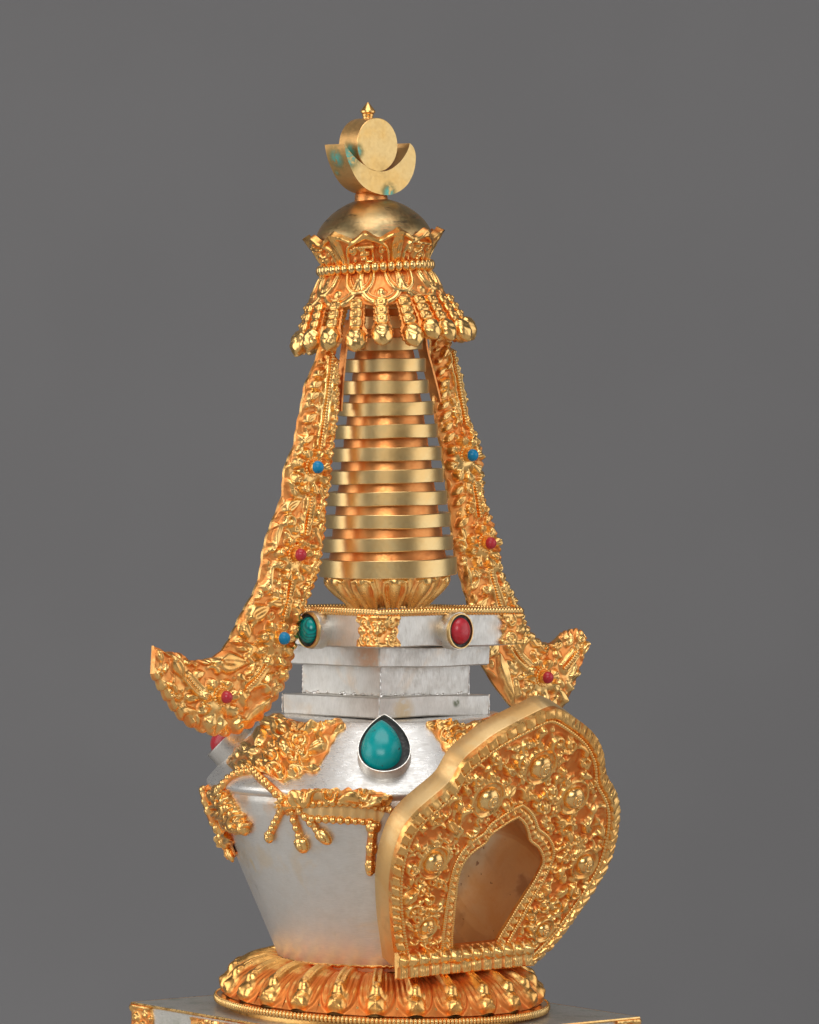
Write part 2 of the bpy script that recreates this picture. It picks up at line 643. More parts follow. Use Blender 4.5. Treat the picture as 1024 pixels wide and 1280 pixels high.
def relief_mesh(mb, P, Nn, H, thick, relief_scale, closed=False, wall=(1, 1, 1, 1), back=True):
    """front grid P + N*H, walls down to -thick, back face"""
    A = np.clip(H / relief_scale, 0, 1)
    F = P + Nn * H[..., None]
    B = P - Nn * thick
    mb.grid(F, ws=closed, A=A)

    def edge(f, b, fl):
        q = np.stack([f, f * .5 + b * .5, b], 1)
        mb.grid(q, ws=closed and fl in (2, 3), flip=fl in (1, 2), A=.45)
    if wall[0]: edge(F[:, 0], B[:, 0], 3)
    if wall[1]: edge(F[:, -1], B[:, -1], 2)
    if not closed:
        if wall[2]: edge(F[0], B[0], 1)
        if wall[3]: edge(F[-1], B[-1], 0)
    if back:
        st = max(1, P.shape[0] // 80); sk = max(1, P.shape[1] // 12)
        mb.grid(B[::1, ::1], ws=closed, flip=True, A=.3)


# ------------------------------------------------------------------ setting
sw = MB()
prof = [(-6000, -2500), (600, -2500)]
for a in np.linspace(0, PI / 2, 24):
    prof.append((1400 + 1500 * math.sin(a), -2500 + 1500 * (1 - math.cos(a))))
prof += [(2900, 1500), (2900, 8000)]
pr = np.array(prof)
xs = np.linspace(-9000, 9000, 9)
sw.grid(np.stack([np.repeat(xs[:, None], len(pr), 1), np.repeat(pr[None, :, 0], 9, 0), np.repeat(pr[None, :, 1], 9, 0)], -1))
bd = sw.make('backdrop', 'paper', None)
bd['kind'] = 'structure'
mb = MB()  # unseen pale tabletop, added to bounce light up onto the vase
tx, ty0, ty1, tz0, tz1, tb = 2600, -2300, 520, -190, -112, 8
rows = []
for (ins, z) in ((tb, tz0), (0, tz0 + tb), (0, tz1 - tb), (tb, tz1)):
    ring = []
    for (x, y) in ((-tx + ins, ty0 + ins), (tx - ins, ty0 + ins), (tx - ins, ty1 - ins), (-tx + ins, ty1 - ins)):
        ring.append((x, y, z))
    rows.append(ring)
g = np.array(rows).transpose(1, 0, 2).astype(float)
mb.grid(g, ws=True)
mb.add(g[:, -1], [[0, 1, 2, 3]]); mb.add(g[:, 0], [[3, 2, 1, 0]])
bounce_top = mb.make('bounce_tabletop', 'bounce_board', None, 30)
bounce_top['kind'] = 'structure'

root = bpy.data.objects.new('stupa', None)
COL.objects.link(root)
root.empty_display_size = .02
root['label'] = 'tall gilded and silver Buddhist stupa with ringed spire, jewelled streamers and an arched niche'
root['category'] = 'stupa'
put(root, None, T4(0, 0, -112))


def circ(r1, r2, k=28):
    th = np.linspace(0, 2 * PI, k, endpoint=False)
    return np.stack([np.cos(th) * r1, np.sin(th) * r2], -1)


def az_dir(a):
    return np.array([math.sin(a), -math.cos(a), 0.0])


def bead_chain(mb, pts, r, spacing=None, jit=0, rng=None, flat=1.0, nrm=None):
    pts = np.asarray(pts, float)
    L = np.linalg.norm(np.diff(pts, axis=0), axis=1).sum()
    k = max(2, int(round(L / (spacing or 1.75 * r))))
    for i, p in enumerate(resample(pts, k)):
        rr = r * (1 + (rng.uniform(-jit, jit) if rng else 0))
        mb.ball(p, rr, n=8, m=6)


# ------------------------------------------------------------------ plinth
PLR = 316.0
P_T = T4(1, 0, 18.5) @ RY(1.25)


def box_corners(R, az0=math.radians(-3.3)):
    return [az_dir(az0 + k * PI / 2) * R for k in range(4)]


def slab(mb, R, z0, z1, bev=1.5, az0=math.radians(-3.3), R1=None, seg=14):
    """square block with bevelled edges, corners at az0 + k*90"""
    R1 = R if R1 is None else R1
    rows = []
    for (rr, z) in ((R - bev * 1.4, z0), (R, z0 + bev), (R1, z1 - bev), (R1 - bev * 1.4, z1)):
        c = box_corners(rr, az0)
        ring = []
        for k in range(4):
            a, b = c[k], c[(k + 1) % 4]
            d = (b - a) / np.linalg.norm(b - a)
            for tt in np.linspace(0, 1, seg):
                ring.append(a + d * bev + (b - a - 2 * d * bev) * tt)
        ring = np.array(ring); ring[:, 2] = z
        rows.append(ring)
    P = np.stack(rows, 1)
    mb.grid(P, ws=True)
    mb.fan(P[:, -1], [0, 0, z1])
    mb.fan(P[:, 0], [0, 0, z0], True)


mb = MB()
slab(mb, PLR, -128, 0, 1.5)
plinth = mb.make('plinth', 'plinth', root, 30, P_T)


def wrap_strip(R, az0, a, off):
    """points wrapped round the corner at azimuth az0 of a square of half-diagonal R; a = signed distance from the corner"""
    c = az_dir(az0) * R
    r = (az_dir(az0 + PI / 2) - az_dir(az0)); r /= np.linalg.norm(r)
    l = (az_dir(az0 - PI / 2) - az_dir(az0)); l /= np.linalg.norm(l)
    nr = az_dir(az0 + PI / 4); nl = az_dir(az0 - PI / 4)
    k = 4.0
    w = 1 / (1 + np.exp(-a / k * 2.2))
    nn = nl * (1 - w)[..., None] + nr * w[..., None]
    nn /= np.linalg.norm(nn, axis=-1)[..., None]
    P = c + np.where((a >= 0)[..., None], r * a[..., None], -l * a[..., None])
    P = P + nn * off
    return P, nn


def corner_ornament(name, R, half, z0, z1, seed, mat4, parent, az0, waist=0.0, hh=5.0, label=None):
    rng = random.Random(seed)
    na, nz = int(half * 2 / .9), int((z1 - z0) / .9)
    a = np.linspace(-half, half, na)
    z = np.linspace(z0, z1, nz)
    Ag, Zg = np.meshgrid(a, z, indexing='ij')
    q = (Zg - z0) / (z1 - z0) * 2 - 1
    Ag = Ag * (1 - waist * (1 - q * q) + .05 * np.cos(q * 9))
    R_ = Relief(Ag, Zg)
    zm = (z0 + z1) / 2
    R_.dome(0, zm, 6, 5); R_.taken.append((0, zm, 5))
    R_.path([(-half, z1 - 2), (half, z1 - 2)], 2.5, 3)
    R_.path([(-half, z0 + 2), (half, z0 + 2)], 2.5, 3)
    for sx in (-1, 1):
        for sz in (-1, 1):
            u, v = sx * half * .55, zm + sz * (z1 - z0) * .28
            R_.spiral(u, v, 8, 1.3, rng.uniform(0, 6), sx * sz, 2.1, 4.5); R_.taken.append((u, v, 7))
    R_.fill(rng, np.ones_like(Ag, bool), 300, [('b', 3.6), ('s', 6), ('c', 5)], 1.0, .9)
    R_.blur(2)
    R_.rough(rng, .5, 12)
    P, nn = wrap_strip(R, az0, Ag, 1.0)
    P[..., 2] = Zg
    m_ = MB()
    relief_mesh(m_, P, nn, np.maximum(R_.H, 0) + 1.0, 3, hh, back=False)
    o = m_.make(name, 'gold', parent, 60, mat4)
    return o


AZ0 = math.radians(-3.3)
for k in range(4):
    corner_ornament('corner_ornament', PLR, 40, -118, -3, 5 + k, P_T, plinth, AZ0 + k * PI / 2)


def flat_ornament(name, R, az0, side, c0, half, z0, z1, seed, mat4, parent):
    rng = random.Random(seed)
    a = np.linspace(c0 - half, c0 + half, int(half * 2)); z = np.linspace(z0, z1, int((z1 - z0)))
    Ag, Zg = np.meshgrid(a, z, indexing='ij')
    R_ = Relief(Ag, Zg)
    R_.fill(rng, np.ones_like(Ag, bool), 1500, [('b', 4), ('s', 9), ('s', 7), ('c', 6), ('l', 8)], 1.0, .88)
    R_.blur(1)
    R_.rough(rng, .6, 10)
    P, nn = wrap_strip(R, az0, Ag * side, 1.0)
    P[..., 2] = Zg
    m_ = MB()
    relief_mesh(m_, P, nn, np.maximum(R_.H, 0) + 1, 3, 5, back=False)
    if side < 0:
        m_.f = [[q[::-1] for q in ff] for ff in m_.f]
    return m_.make(name, 'gold', parent, 60, mat4)


for k in range(4):
    for sd in (-1, 1):
        if k in (1, 3):
            side = sd
            flat_ornament('scroll_ornament', PLR, AZ0 + k * PI / 2, side, PLR * .707 * .86, 75, -112, -6, 40 + k + sd, P_T, plinth)
mb = MB()
for sgn in (1,):
    c = box_corners(PLR + 1.5)
    pth = np.vstack([resample(np.array([c[k], c[(k + 1) % 4]]), 120)[:-1] for k in range(4)])
    pth[:, 2] = -1.8
    mb.tube(pth, 2.0, 6, closed=True)
mb.make('edge_trim', 'gold_pale', plinth, 50, P_T)

# ------------------------------------------------------------------ lotus base
L_T = T4(-2.5, 0, 30.5) @ RY(1.9)
mb = MB()
mb.lathe([(0, 46), (124, 46), (138, 45), (156, 42), (171, 36), (183, 27), (190, 17), (197, 3.5), (203, 2.5), (207, 2), (207, -4), (204, -6), (192, -7), (192, -18), (0, -18)], 160, flip=True)
mb.f = [[q[::-1] for q in ff] for ff in mb.f]
lotus = mb.make('lotus_base', 'gold_red', root, 40, L_T)
mb = MB()
for i in range(250):
    a = i / 250 * 2 * PI
    mb.ball(az_dir(a) * 208 - ZZ * 1.5, (2.7, 2.7, 5.0), n=7, m=6)
mb.make('bead_rim', 'gold_pale', lotus, 60, L_T)

# one petal in local slope coordinates; b: 0 top .. 1 outer
NPET = 25
lp = smooth([(124, 47), (138, 46), (156, 43), (171, 37), (183, 28.5), (190, 19), (194, 10), (198, 4)], 2)
lpL = np.concatenate([[0], np.cumsum(np.linalg.norm(np.diff(lp, axis=0), axis=1))])
LT = lpL[-1]
na, nb = 56, 110
w_half = PI / NPET
ag = np.linspace(-1, 1, na)
bg = np.linspace(0, LT, nb)
Ag, Bg = np.meshgrid(ag, bg, indexing='ij')
rg = np.interp(bg, lpL, lp[:, 0]); zg = np.interp(bg, lpL, lp[:, 1])
lat = Ag * w_half * rg[None]
Rf = Relief(lat, Bg)
Wd = w_half * 200
e = LT
# outer lip: U shape
U = [(-Wd * .50, 0), (-Wd * .62, e * .35), (-Wd * .76, e * .62), (-Wd * .70, e * .84), (-Wd * .36, e * .95), (0, e * .985),
     (Wd * .36, e * .95), (Wd * .70, e * .84), (Wd * .76, e * .62), (Wd * .62, e * .35), (Wd * .50, 0)]
Rf.path(smooth(U, 2), 3.6, 5)
U2 = [(x * .66, y * .95) for x, y in U]
Rf.path(smooth(U2, 2), 2.6, 7)
# central finger
fp = np.array([(0, -6), (0, e * .3), (0, e * .6), (0, e * .86)])
Rf.path(fp, np.array([7.5, 9.0, 11.0, 12.5]), 12)
Rf.path(np.array([(-3.2, -4), (-3.8, e * .62)]), 3.0, 3, base=10.5)
Rf.path(np.array([(3.8, -4), (4.6, e * .58)]), 2.6, 2.5, base=10.0)
Rf.dome(0, e * .86, 13.2, 14.5, asp=1.0)
Rf.dome(-5.5, e * .92, 7.0, 12); Rf.dome(5.5, e * .92, 7.0, 12)
Rf.dome(0, e * .66, 7.5, 6, base=10)
Rf.dome(0, e * .86, 3.6, 3, base=13.5)
Rf.blur(4)
rng = random.Random(3)
Rf.rough(rng, .5, 20)
fade = np.clip(Bg / 24, 0, 1)
Hh = Rf.H * (.40 + .60 * fade) * .95
tg = np.gradient(lp, axis=0)
tr_ = np.interp(bg, lpL, tg[:, 0]); tz_ = np.interp(bg, lpL, tg[:, 1])
nl = np.hypot(tr_, tz_)
nr_, nz_ = -tz_ / nl, tr_ / nl
th = Ag * w_half
rr = rg[None] + nr_[None] * Hh * .9
P = np.stack([rr * np.sin(th), -rr * np.cos(th), zg[None] + nz_[None] * Hh], -1)
mb = MB()
mb.grid(P, A=np.clip(Hh / 15, 0, 1), flip=True)
petal = mb.make('lotus_petal', 'gold_red', lotus, 75, L_T @ RZ(math.radians(-2)))
for k in range(1, NPET):
    copy(petal, lotus, L_T @ RZ(math.radians(-2) + k * 2 * PI / NPET))

# ------------------------------------------------------------------ niche frame of reference
LEAN = math.radians(25)
NP0 = np.array([96.0, -108.0, 86.6])
NN = N * math.cos(LEAN) - ZZ * math.sin(LEAN)
NE2 = ZZ * math.cos(LEAN) + N * math.sin(LEAN)


def z5(pts):   # coordinates read off an enlarged crop of the photograph
    p = np.asarray(pts, float)
    return p / 2.926 + np.array([440, 860])


def to_face(px):
    px = np.asarray(px, float)
    P = on_plane(px[:, 0], px[:, 1], NP0, NN)
    q = P - NP0
    return np.stack([q @ DD, q @ NE2], -1)


outer = to_face(z5([(165, 1030), (152, 930), (143, 860), (138, 760), (140, 700), (148, 640), (163, 580), (190, 510), (235, 455), (290, 408), (332, 374), (356, 352), (371, 332), (384, 306), (402, 276), (425, 250), (465, 218), (515, 178), (580, 140), (640, 110), (700, 80), (735, 66),
                    (770, 78), (832, 118), (878, 158), (905, 205), (917, 245), (918, 285), (926, 318), (950, 352), (968, 395), (974, 440), (970, 500),
                    (955, 580), (930, 650), (890, 720), (850, 780), (805, 845), (760, 905), (715, 955), (655, 1010)]))
inner = to_face(z5([(365, 985), (365, 920), (370, 850), (378, 770), (385, 700), (397, 655), (420, 618), (452, 590), (478, 574), (490, 562), (497, 547), (512, 530),
                    (535, 515), (570, 490), (605, 473), (630, 498), (641, 530), (644, 553), (649, 563), (660, 570), (678, 585), (692, 612), (695, 640),
                    (682, 670), (660, 710), (630, 755), (600, 800), (565, 860), (535, 905), (505, 970)]))


def half_match(c, apex, n, it=2):
    a = resample(smooth(c[:apex + 1], it), n)
    b = resample(smooth(c[apex:], it), n)
    return np.vstack([a, b[1:]])


HN = 360
oc = half_match(outer, 20, HN)
ic = half_match(inner, 14, HN, 1)

# ------------------------------------------------------------------ vase
VPROF = [(133, 88), (148, 124), (165, 164), (182, 204), (199, 246), (209, 272), (214, 288), (216, 296), (221, 301), (222, 306), (220, 310), (150, 386)]
V_X = 0.5
mb = MB()
body_prof = resample(np.array([(128, 80), (133, 88), (148, 124), (165, 164), (182, 204), (199, 246), (209, 272), (214, 290), (214, 300)]), 90)
mb.lathe(body_prof, 240)
V = np.concatenate(mb.v)
# opening behind the niche
hole_c = (ic - ic.mean(0)) * 1.28 + ic.mean(0)
q = V - NP0
fu, fv, fw = q @ DD, q @ NE2, q @ NN
inside = np.zeros(len(V), bool)
xj, yj = hole_c[-1]
for (xi, yi) in hole_c:
    cond = ((yi > fv) != (yj > fv)) & (fu < (xj - xi) * (fv - yi) / (yj - yi + 1e-12) + xi)
    inside ^= cond
    xj, yj = xi, yi
inside &= (V @ N > 0)
mb.f = [[qd for qd in ff if not any(inside[i] for i in qd)] for ff in mb.f]
mb.f = [ff for ff in mb.f]
V_T = T4(V_X, 0, 0)
vase = mb.make('vase_body', 'vase', root, 50, V_T)
mb = MB()
mb.lathe(smooth([(212, 296), (220, 300), (222.5, 305), (220, 310), (185, 348), (150, 386), (146, 388), (0, 388)], 1), 200)
shoulder = mb.make('vase_shoulder', 'silver', root, 50, V_T)
# ragged solder seam at the foot of the vase
mb = MB()
rng = random.Random(8)
ths = np.linspace(0, 2 * PI, 220, endpoint=False)
mb.tube(np.stack([131 * np.sin(ths), -131 * np.cos(ths), 87 + np.array([rng.uniform(-1.2, 1.2) for _ in ths])], -1), 3.0, 6, closed=True)
mb.make('foot_seam', 'gold_red', vase, 60, V_T)

# ------------------------------------------------------------------ niche
# face relief
NTt = 104
ns_ = len(oc)
tt = np.linspace(0, 1, NTt)
UV = oc[:, None] * (1 - tt)[None, :, None] + ic[:, None] * tt[None, :, None]
wid = np.linalg.norm(oc - ic, axis=1)
Rn = Relief(UV[..., 0], UV[..., 1])
sL = np.concatenate([[0], np.cumsum(np.linalg.norm(np.diff(oc, axis=0), axis=1))])
dist_o = tt[None] * wid[:, None]
dist_i = (1 - tt)[None] * wid[:, None]
# toothed rim
ph = (sL[:, None] / 15.0 - dist_o * .012) % 1
tooth = np.clip(np.minimum(ph, 1 - ph) * 11, 0, 1) * (1 + .1 * np.sin(sL[:, None] * .37))
Rn.H = np.where(dist_o < 14.5, .5 + 7.0 * tooth * np.clip((14.6 - dist_o) / 1.5, 0, 1) * (.55 + .45 * np.clip(dist_o / 11, 0, 1)), Rn.H)


def off_path(d_out=None, d_in=None):
    f = (d_out / wid) if d_out is not None else (1 - d_in / wid)
    return oc * (1 - f)[:, None] + ic * f[:, None]


ropes = [(off_path(d_out=18), 2.9), (off_path(d_in=2.0), 2.5), (off_path(d_in=19), 2.9)]
for p, r_ in ropes:
    Rn.path(p[::3], r_ + 1.2, 2.0)
for i in range(0, len(oc), 3):
    for p, r_ in ropes[:1] + ropes[2:]:
        Rn.taken.append((*p[i], 3.5))
bosses = to_face(z5([(682, 282), (490, 400), (803, 395), (290, 632), (843, 637), (268, 868), (692, 880)]))
brad = [17, 17, 16, 15.5, 14.5, 11, 11]
rng = random.Random(21)
for (u, v), r_ in zip(bosses, brad):
    Rn.dome(u, v, r_ * 1.5, 4.0)
    th_ = np.linspace(0, 2 * PI, 30)
    Rn.path(np.stack([u + r_ * 1.42 * np.cos(th_), v + r_ * 1.42 * np.sin(th_)], -1), 2.6, 6.5)
    Rn.taken.append((u, v, r_ * 1.45))
    for k in range(5):
        a = k / 5 * 2 * PI + rng.uniform(0, 1)
        uu, vv = u + math.cos(a) * r_ * 1.75, v + math.sin(a) * r_ * 1.75
        if Rn.free(uu, vv, 1.5):
            Rn.spiral(uu, vv, 7, 1.2, a, rng.choice((-1, 1)), 2.0, 7); Rn.taken.append((uu, vv, 5))
# bead band round the opening
bp = off_path(d_in=10.5)
bpl = resample(bp, int(np.linalg.norm(np.diff(bp, axis=0), axis=1).sum() / 9.5))
for u, v in bpl:
    Rn.dome(u, v, 4.2, 6.0)
    for k in range(4):
        a = k * PI / 2 + .6
        Rn.dome(u + 4 * math.cos(a), v + 4 * math.sin(a), 2.0, 4.0)
field = (dist_o > 22) & (dist_i > 24)
Rn.fill(rng, field, 500, [('s', 11), ('s', 9.5), ('l', 12), ('c', 11)], 1.45, .74)
Rn.fill(rng, field, 2500, [('s', 8), ('c', 8), ('l', 8), ('c', 6.5)], 1.55, .68)
Rn.fill(rng, field, 2500, [('b', 3.2), ('c', 4.5), ('l', 5)], 1.6, .72)
Rn.blur(1)
Rn.rough(rng, .5, 14)
Hn = np.maximum(Rn.H, 0)
Pn = NP0 + UV[..., :1] * DD + UV[..., 1:] * NE2
Nn = np.broadcast_to(NN, Pn.shape)
niche = bpy.data.objects.new('niche', None)
COL.objects.link(niche)
niche.empty_display_size = .01
put(niche, root, T4(*NP0))
mb = MB()
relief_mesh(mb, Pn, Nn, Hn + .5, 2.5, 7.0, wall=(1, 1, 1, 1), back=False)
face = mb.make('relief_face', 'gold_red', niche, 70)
for k, (p, r_) in enumerate(ropes):
    mb = MB()
    q = resample(p, int(np.linalg.norm(np.diff(p, axis=0), axis=1).sum() / .55))
    zz = 3.2 if k != 1 else 1.6
    mb.tube(NP0 + q[:, :1] * DD + q[:, 1:] * NE2 + NN * zz, r_, 10, twist=(4.6 if k == 0 else 3.2, .32))
    mb.make('rope_border', 'gold', niche, 70)
for (u, v), r_ in zip(bosses, brad):
    mb = MB()
    c = NP0 + u * DD + v * NE2 + NN * 1.5
    mb.dome(c, DD, NE2, NN, r_ * .97, r_ * .97, r_ * .86, 40, 16, .82)
    # spiral ridge running into the tip of the boss
    a = np.linspace(0, 1.7 * 2 * PI, 60)
    f = np.linspace(.62, .04, 60)
    hgt = np.sqrt(np.clip(1 - f ** 2.2, 0, 1)) * r_ * .86
    pth = c + (f * r_ * np.cos(a + u))[:, None] * DD + (f * r_ * np.sin(a + u))[:, None] * NE2 + hgt[:, None] * NN
    mb.tube(pth, np.linspace(1.0, 2.2, 60), 8)
    mb.make('shell_boss', 'gold_pale', niche, 70)
# smooth rim wall (sides of the frame)
Tn = 31.0
mb = MB()
P3 = NP0 + oc[:, :1] * DD + oc[:, 1:] * NE2
ctr = np.array([oc[:, 0].mean(), oc[:, 1].mean()])
bt = np.stack([oc[-1] * (1 - k) + oc[0] * k for k in np.linspace(0, 1, 60)[1:-1]])
occ = np.vstack([oc, bt])
rows = []
for (w, sc_) in ((1.0, .93), (1.0, .988), (0, .997), (-3, 1.0), (-Tn * .5, 1.0), (-Tn + 1.2, 1.0), (-Tn, .994), (-Tn, .93)):
    o2 = (occ - ctr) * sc_ + ctr
    rows.append(NP0 + o2[:, :1] * DD + o2[:, 1:] * NE2 + NN * (w if abs(w) > 4 else w - 1.5))
mb.grid(np.stack(rows, 1), ws=True)
mb.make('niche_rim', 'rim', niche, 50)
# interior shell
mb = MB()
icc = ic.mean(0)
rows = []
for w, sc_ in ((0.5, 1.005), (-3, 1.03), (-15, 1.07), (-40, 1.12), (-62, 1.08), (-80, .96), (-92, .74), (-98, .45), (-100, .02)):
    o2 = (ic - icc) * sc_ + icc
    rows.append(NP0 + o2[:, :1] * DD + o2[:, 1:] * NE2 + NN * w)
g = np.stack(rows, 1)
mb.grid(g, ws=True, flip=True)
mb.make('niche_interior', 'interior', niche, 60)
# lotus rail at the foot
mb = MB()
rl = to_face(np.array([(488, 1201), (662, 1186)]))
a0, a1 = rl[0, 0] + 3, rl[1, 0] - 5
vb = (rl[0, 1] + rl[1, 1]) / 2 + 1
xs_ = np.linspace(a0, a1, 230)
NK = 13
nv = 46
kk = np.linspace(0, 1, nv)
# profile from front-top over the bulge to the underside
pw = np.interp(kk, [0, .12, .35, .6, .88, 1], [0, 4, 9, 14, 19, 16])
pv = np.interp(kk, [0, .12, .35, .6, .85, 1], [15, 14.5, 8, -2, -13, -17])
U_, Kk = np.meshgrid(xs_, kk, indexing='ij')
Rr = Relief(U_, pv[None] + 0 * U_)
pit = (a1 - a0) / NK
for i in range(NK):
    u = a0 + (i + .5) * pit
    big = 1.2 if i == 5 else 1.0
    Rr.dome(u, 5.5, 8.2 * big, 11 * big, asp=1.0)
    Rr.dome(u, 6.5, 3.0, 3, base=10 * big)
    for dx in (-4.6, 0, 4.6):
        Rr.path(np.array([(u + dx * .75, 2), (u + dx, -8), (u + dx * .95, -16)]), np.array([2.2, 2.7, 2.4]), 5.5)
    Rr.path([(u - 8.3, 12), (u - 7, 0)], 2.2, 4.5); Rr.path([(u + 8.3, 12), (u + 7, 0)], 2.2, 4.5)
Rr.blur(1)
Rr.rough(rng, .4, 9)
Hr = np.maximum(Rr.H, 0)
P = NP0 + U_[..., None] * DD + (vb + pv[None] * 1.0 + 0 * U_)[..., None] * NE2 + (pw[None] - 2 + Hr * .8)[..., None] * NN + (Hr * .15)[..., None] * NE2
mb.grid(P, A=np.clip(Hr / 6, 0, 1), flip=False)
for e_, fl in ((0, True), (-1, False)):
    mb.fan(P[e_], P[e_].mean(0) - NN * 4, fl)
back = NP0 + np.array([[a0], [a1]]) * DD
mb.make('lotus_rail', 'gold', niche, 70)

# ------------------------------------------------------------------ flame ornaments on the shoulder
def ornament_on_lathe(name, contour_px, centre, seed, boss=None, parent=None, mirror=False):
    c = np.array(contour_px, float); ce = np.array(centre, float)
    if mirror:
        c[:, 0] = 966 - c[:, 0]; ce[0] = 966 - ce[0]
        c = c[::-1]
        if boss: boss = (966 - boss[0], boss[1])
    k = resample(smooth(c, 1, True), 300, True)
    dk = np.roll(k, -1, 0) - np.roll(k, 1, 0)
    nk = np.stack([dk[:, 1], -dk[:, 0]], -1) / np.linalg.norm(dk, axis=1)[:, None]
    ik = np.arange(300)
    k = k + nk * (2.2 * np.abs(np.sin(ik * .165 + seed)) + 1.2 * np.sin(ik * .41) - 1.0)[:, None]
    q = np.linspace(1, .02, 70)
    UVp = ce + (k - ce)[:, None] * q[None, :, None]
    P, nn = on_lathe(UVp[..., 0], UVp[..., 1], VPROF, V_X)
    R_ = Relief(UVp[..., 0], UVp[..., 1])
    rng = random.Random(seed)
    d_e = np.linalg.norm(UVp - k[:, None], axis=-1)
    if boss:
        R_.dome(boss[0], boss[1], 9, 13); R_.taken.append((*boss, 8))
        R_.dome(boss[0], boss[1], 13, 4)
    R_.fill(rng, d_e > 5, 300, [('s', 12), ('s', 10), ('l', 15), ('c', 12)], 1.15, .74)
    R_.fill(rng, d_e > 2, 1500, [('s', 8), ('l', 10), ('c', 9)], 1.2, .68)
    R_.fill(rng, d_e > 1, 900, [('c', 5.5), ('l', 6)], 1.15, .72)
    R_.blur(1, True)
    R_.rough(rng, 1.8, 26)
    H = np.maximum(R_.H, 0) * np.clip(d_e / 6, .15, 1) + 2.5
    m_ = MB()
    relief_mesh(m_, P, nn, H, 3, 8, closed=True, wall=(1, 0, 0, 0), back=False)
    return m_.make(name, 'gold', parent, 70)


z4 = lambda p: (np.asarray(p, float) / 3.938 + np.array([240, 880]))
flame = z4([(335, 120), (372, 55), (420, 50), (470, 72), (540, 95), (600, 108), (655, 100), (700, 80), (738, 72), (762, 104), (722, 150),
            (692, 190), (672, 235), (645, 285), (610, 305), (650, 325), (560, 345), (490, 375), (440, 388), (400, 360), (350, 345), (300, 335), (200, 345),
            (178, 275), (228, 222), (290, 165)])
ornament_on_lathe('scroll_ornament', flame, (352, 936), 4, (357.5, 935), shoulder)
fl2 = flame.copy()
ornament_on_lathe('scroll_ornament', fl2, (352, 936), 9, (357.5, 935), shoulder, mirror=True)


# ------------------------------------------------------------------ gem settings
def frame_at(c, n):
    n = n / np.linalg.norm(n)
    e1 = np.cross(ZZ, n); e1 /= np.linalg.norm(e1)
    e2 = np.cross(n, e1)
    return c, e1, e2, n


def gem_setting(parent, c, n, o_out, o_in, o_gem, h_bez, gem_h, gem_mat, bez_mat='bezel', label=None, gem_shift=(0, 0), depth=6, floor=None):
    c, e1, e2, n = frame_at(np.asarray(c, float), np.asarray(n, float))
    mb_ = MB()
    mb_.collar(c, e1, e2, n, o_out, o_in, -depth, h_bez)
    s_ = mb_.make('stone_setting', bez_mat, parent, 40)
    if label: s_['label'] = label
    mb_ = MB()
    fl = h_bez * .72 if floor is None else floor
    oi = np.asarray(o_in) * 1.01
    ring = c + oi[:, :1] * e1 + oi[:, 1:] * e2 + n * fl
    mb_.fan(ring, c + n * (fl + .4))
    mb_.make('dark_cement', 'cement', parent, 60)
    mb_ = MB()
    cc = c + e1 * gem_shift[0] + e2 * gem_shift[1] + n * (fl - 1)
    mb_.dome(cc, e1, e2, n, 1, 1, gem_h, m=14, p=.8, outline=o_gem)
    mb_.make('stone', gem_mat, parent, 70)
    return s_


def drop(w, h, k=56, ex=.6):
    th = np.linspace(0, 2 * PI, k, endpoint=False)
    x = np.sin(th) * np.abs(np.sin(th / 2)) ** ex
    x = x / np.abs(x).max()
    return np.stack([-x * w / 2, np.cos(th) * h / 2], -1)


P, nn = on_lathe(np.array([480.5]), np.array([938.0]), VPROF, V_X)
gem_setting(shoulder, P[0], nn[0], drop(65, 90), drop(62, 86), drop(50, 72, 56, .55), 15, 24, 'turquoise',
            label='large teardrop turquoise in a silver bezel', gem_shift=(-3.5, -2), floor=10.5)
# coral on the left, seen edge-on
cl = np.array([V_X - 186, 0, 347.0]); nl_ = np.array([-.72, 0, .69])
gem_setting(shoulder, cl, nl_, circ(33, 33, 40), circ(29, 29, 40), circ(25, 25, 40), 18, 19, 'coral', label='red coral in a silver bezel')
cl = np.array([V_X + 186, 0, 347.0]); nl_ = np.array([.72, 0, .69])
gem_setting(shoulder, cl, nl_, circ(33, 33, 40), circ(29, 29, 40), circ(25, 25, 40), 18, 19, 'coral', label='red coral in a silver bezel')

# ------------------------------------------------------------------ bead swags on the vase
rng = random.Random(31)


def swag(name, px_paths, lift, r, ends=(), mat='gold', jit=.12, taper=None):
    mb_ = MB()
    for p in px_paths:
        p = resample(smooth(p, 2), 60)
        P, nn = on_lathe(p[:, 0], p[:, 1], VPROF, V_X)
        bead_chain(mb_, P + nn * lift, r, 1.7 * r, jit, rng)
        mb_.tube(P + nn * (lift * .30), r * 1.05, 8, A=.3)
    for (x, y, ra, rb, ang) in ends:
        P, nn = on_lathe(np.array([x]), np.array([y]), VPROF, V_X)
        c, e1, e2, n = frame_at(P[0] + nn[0] * lift, nn[0])
        ra, rb = ra * 1.22, rb * 1.18
        ca, sa = math.cos(ang), math.sin(ang)
        f1, f2 = e1 * ca - e2 * sa, e1 * sa + e2 * ca
        mb_.ball(c, (ra, rb, ra * .8), np.stack([f1, f2, n]), 14, 9)
        mb_.ball(c + n * ra * .5, (ra * .5, rb * .55, ra * .5), np.stack([f1, f2, n]), 10, 7)
        for s_ in (-1, 1):
            mb_.ball(c + f1 * s_ * ra * .62 + f2 * rb * .3, (ra * .4, rb * .45, ra * .5), np.stack([f1, f2, n]), 8, 6)
    return mb_.make(name, mat, vase, 70)


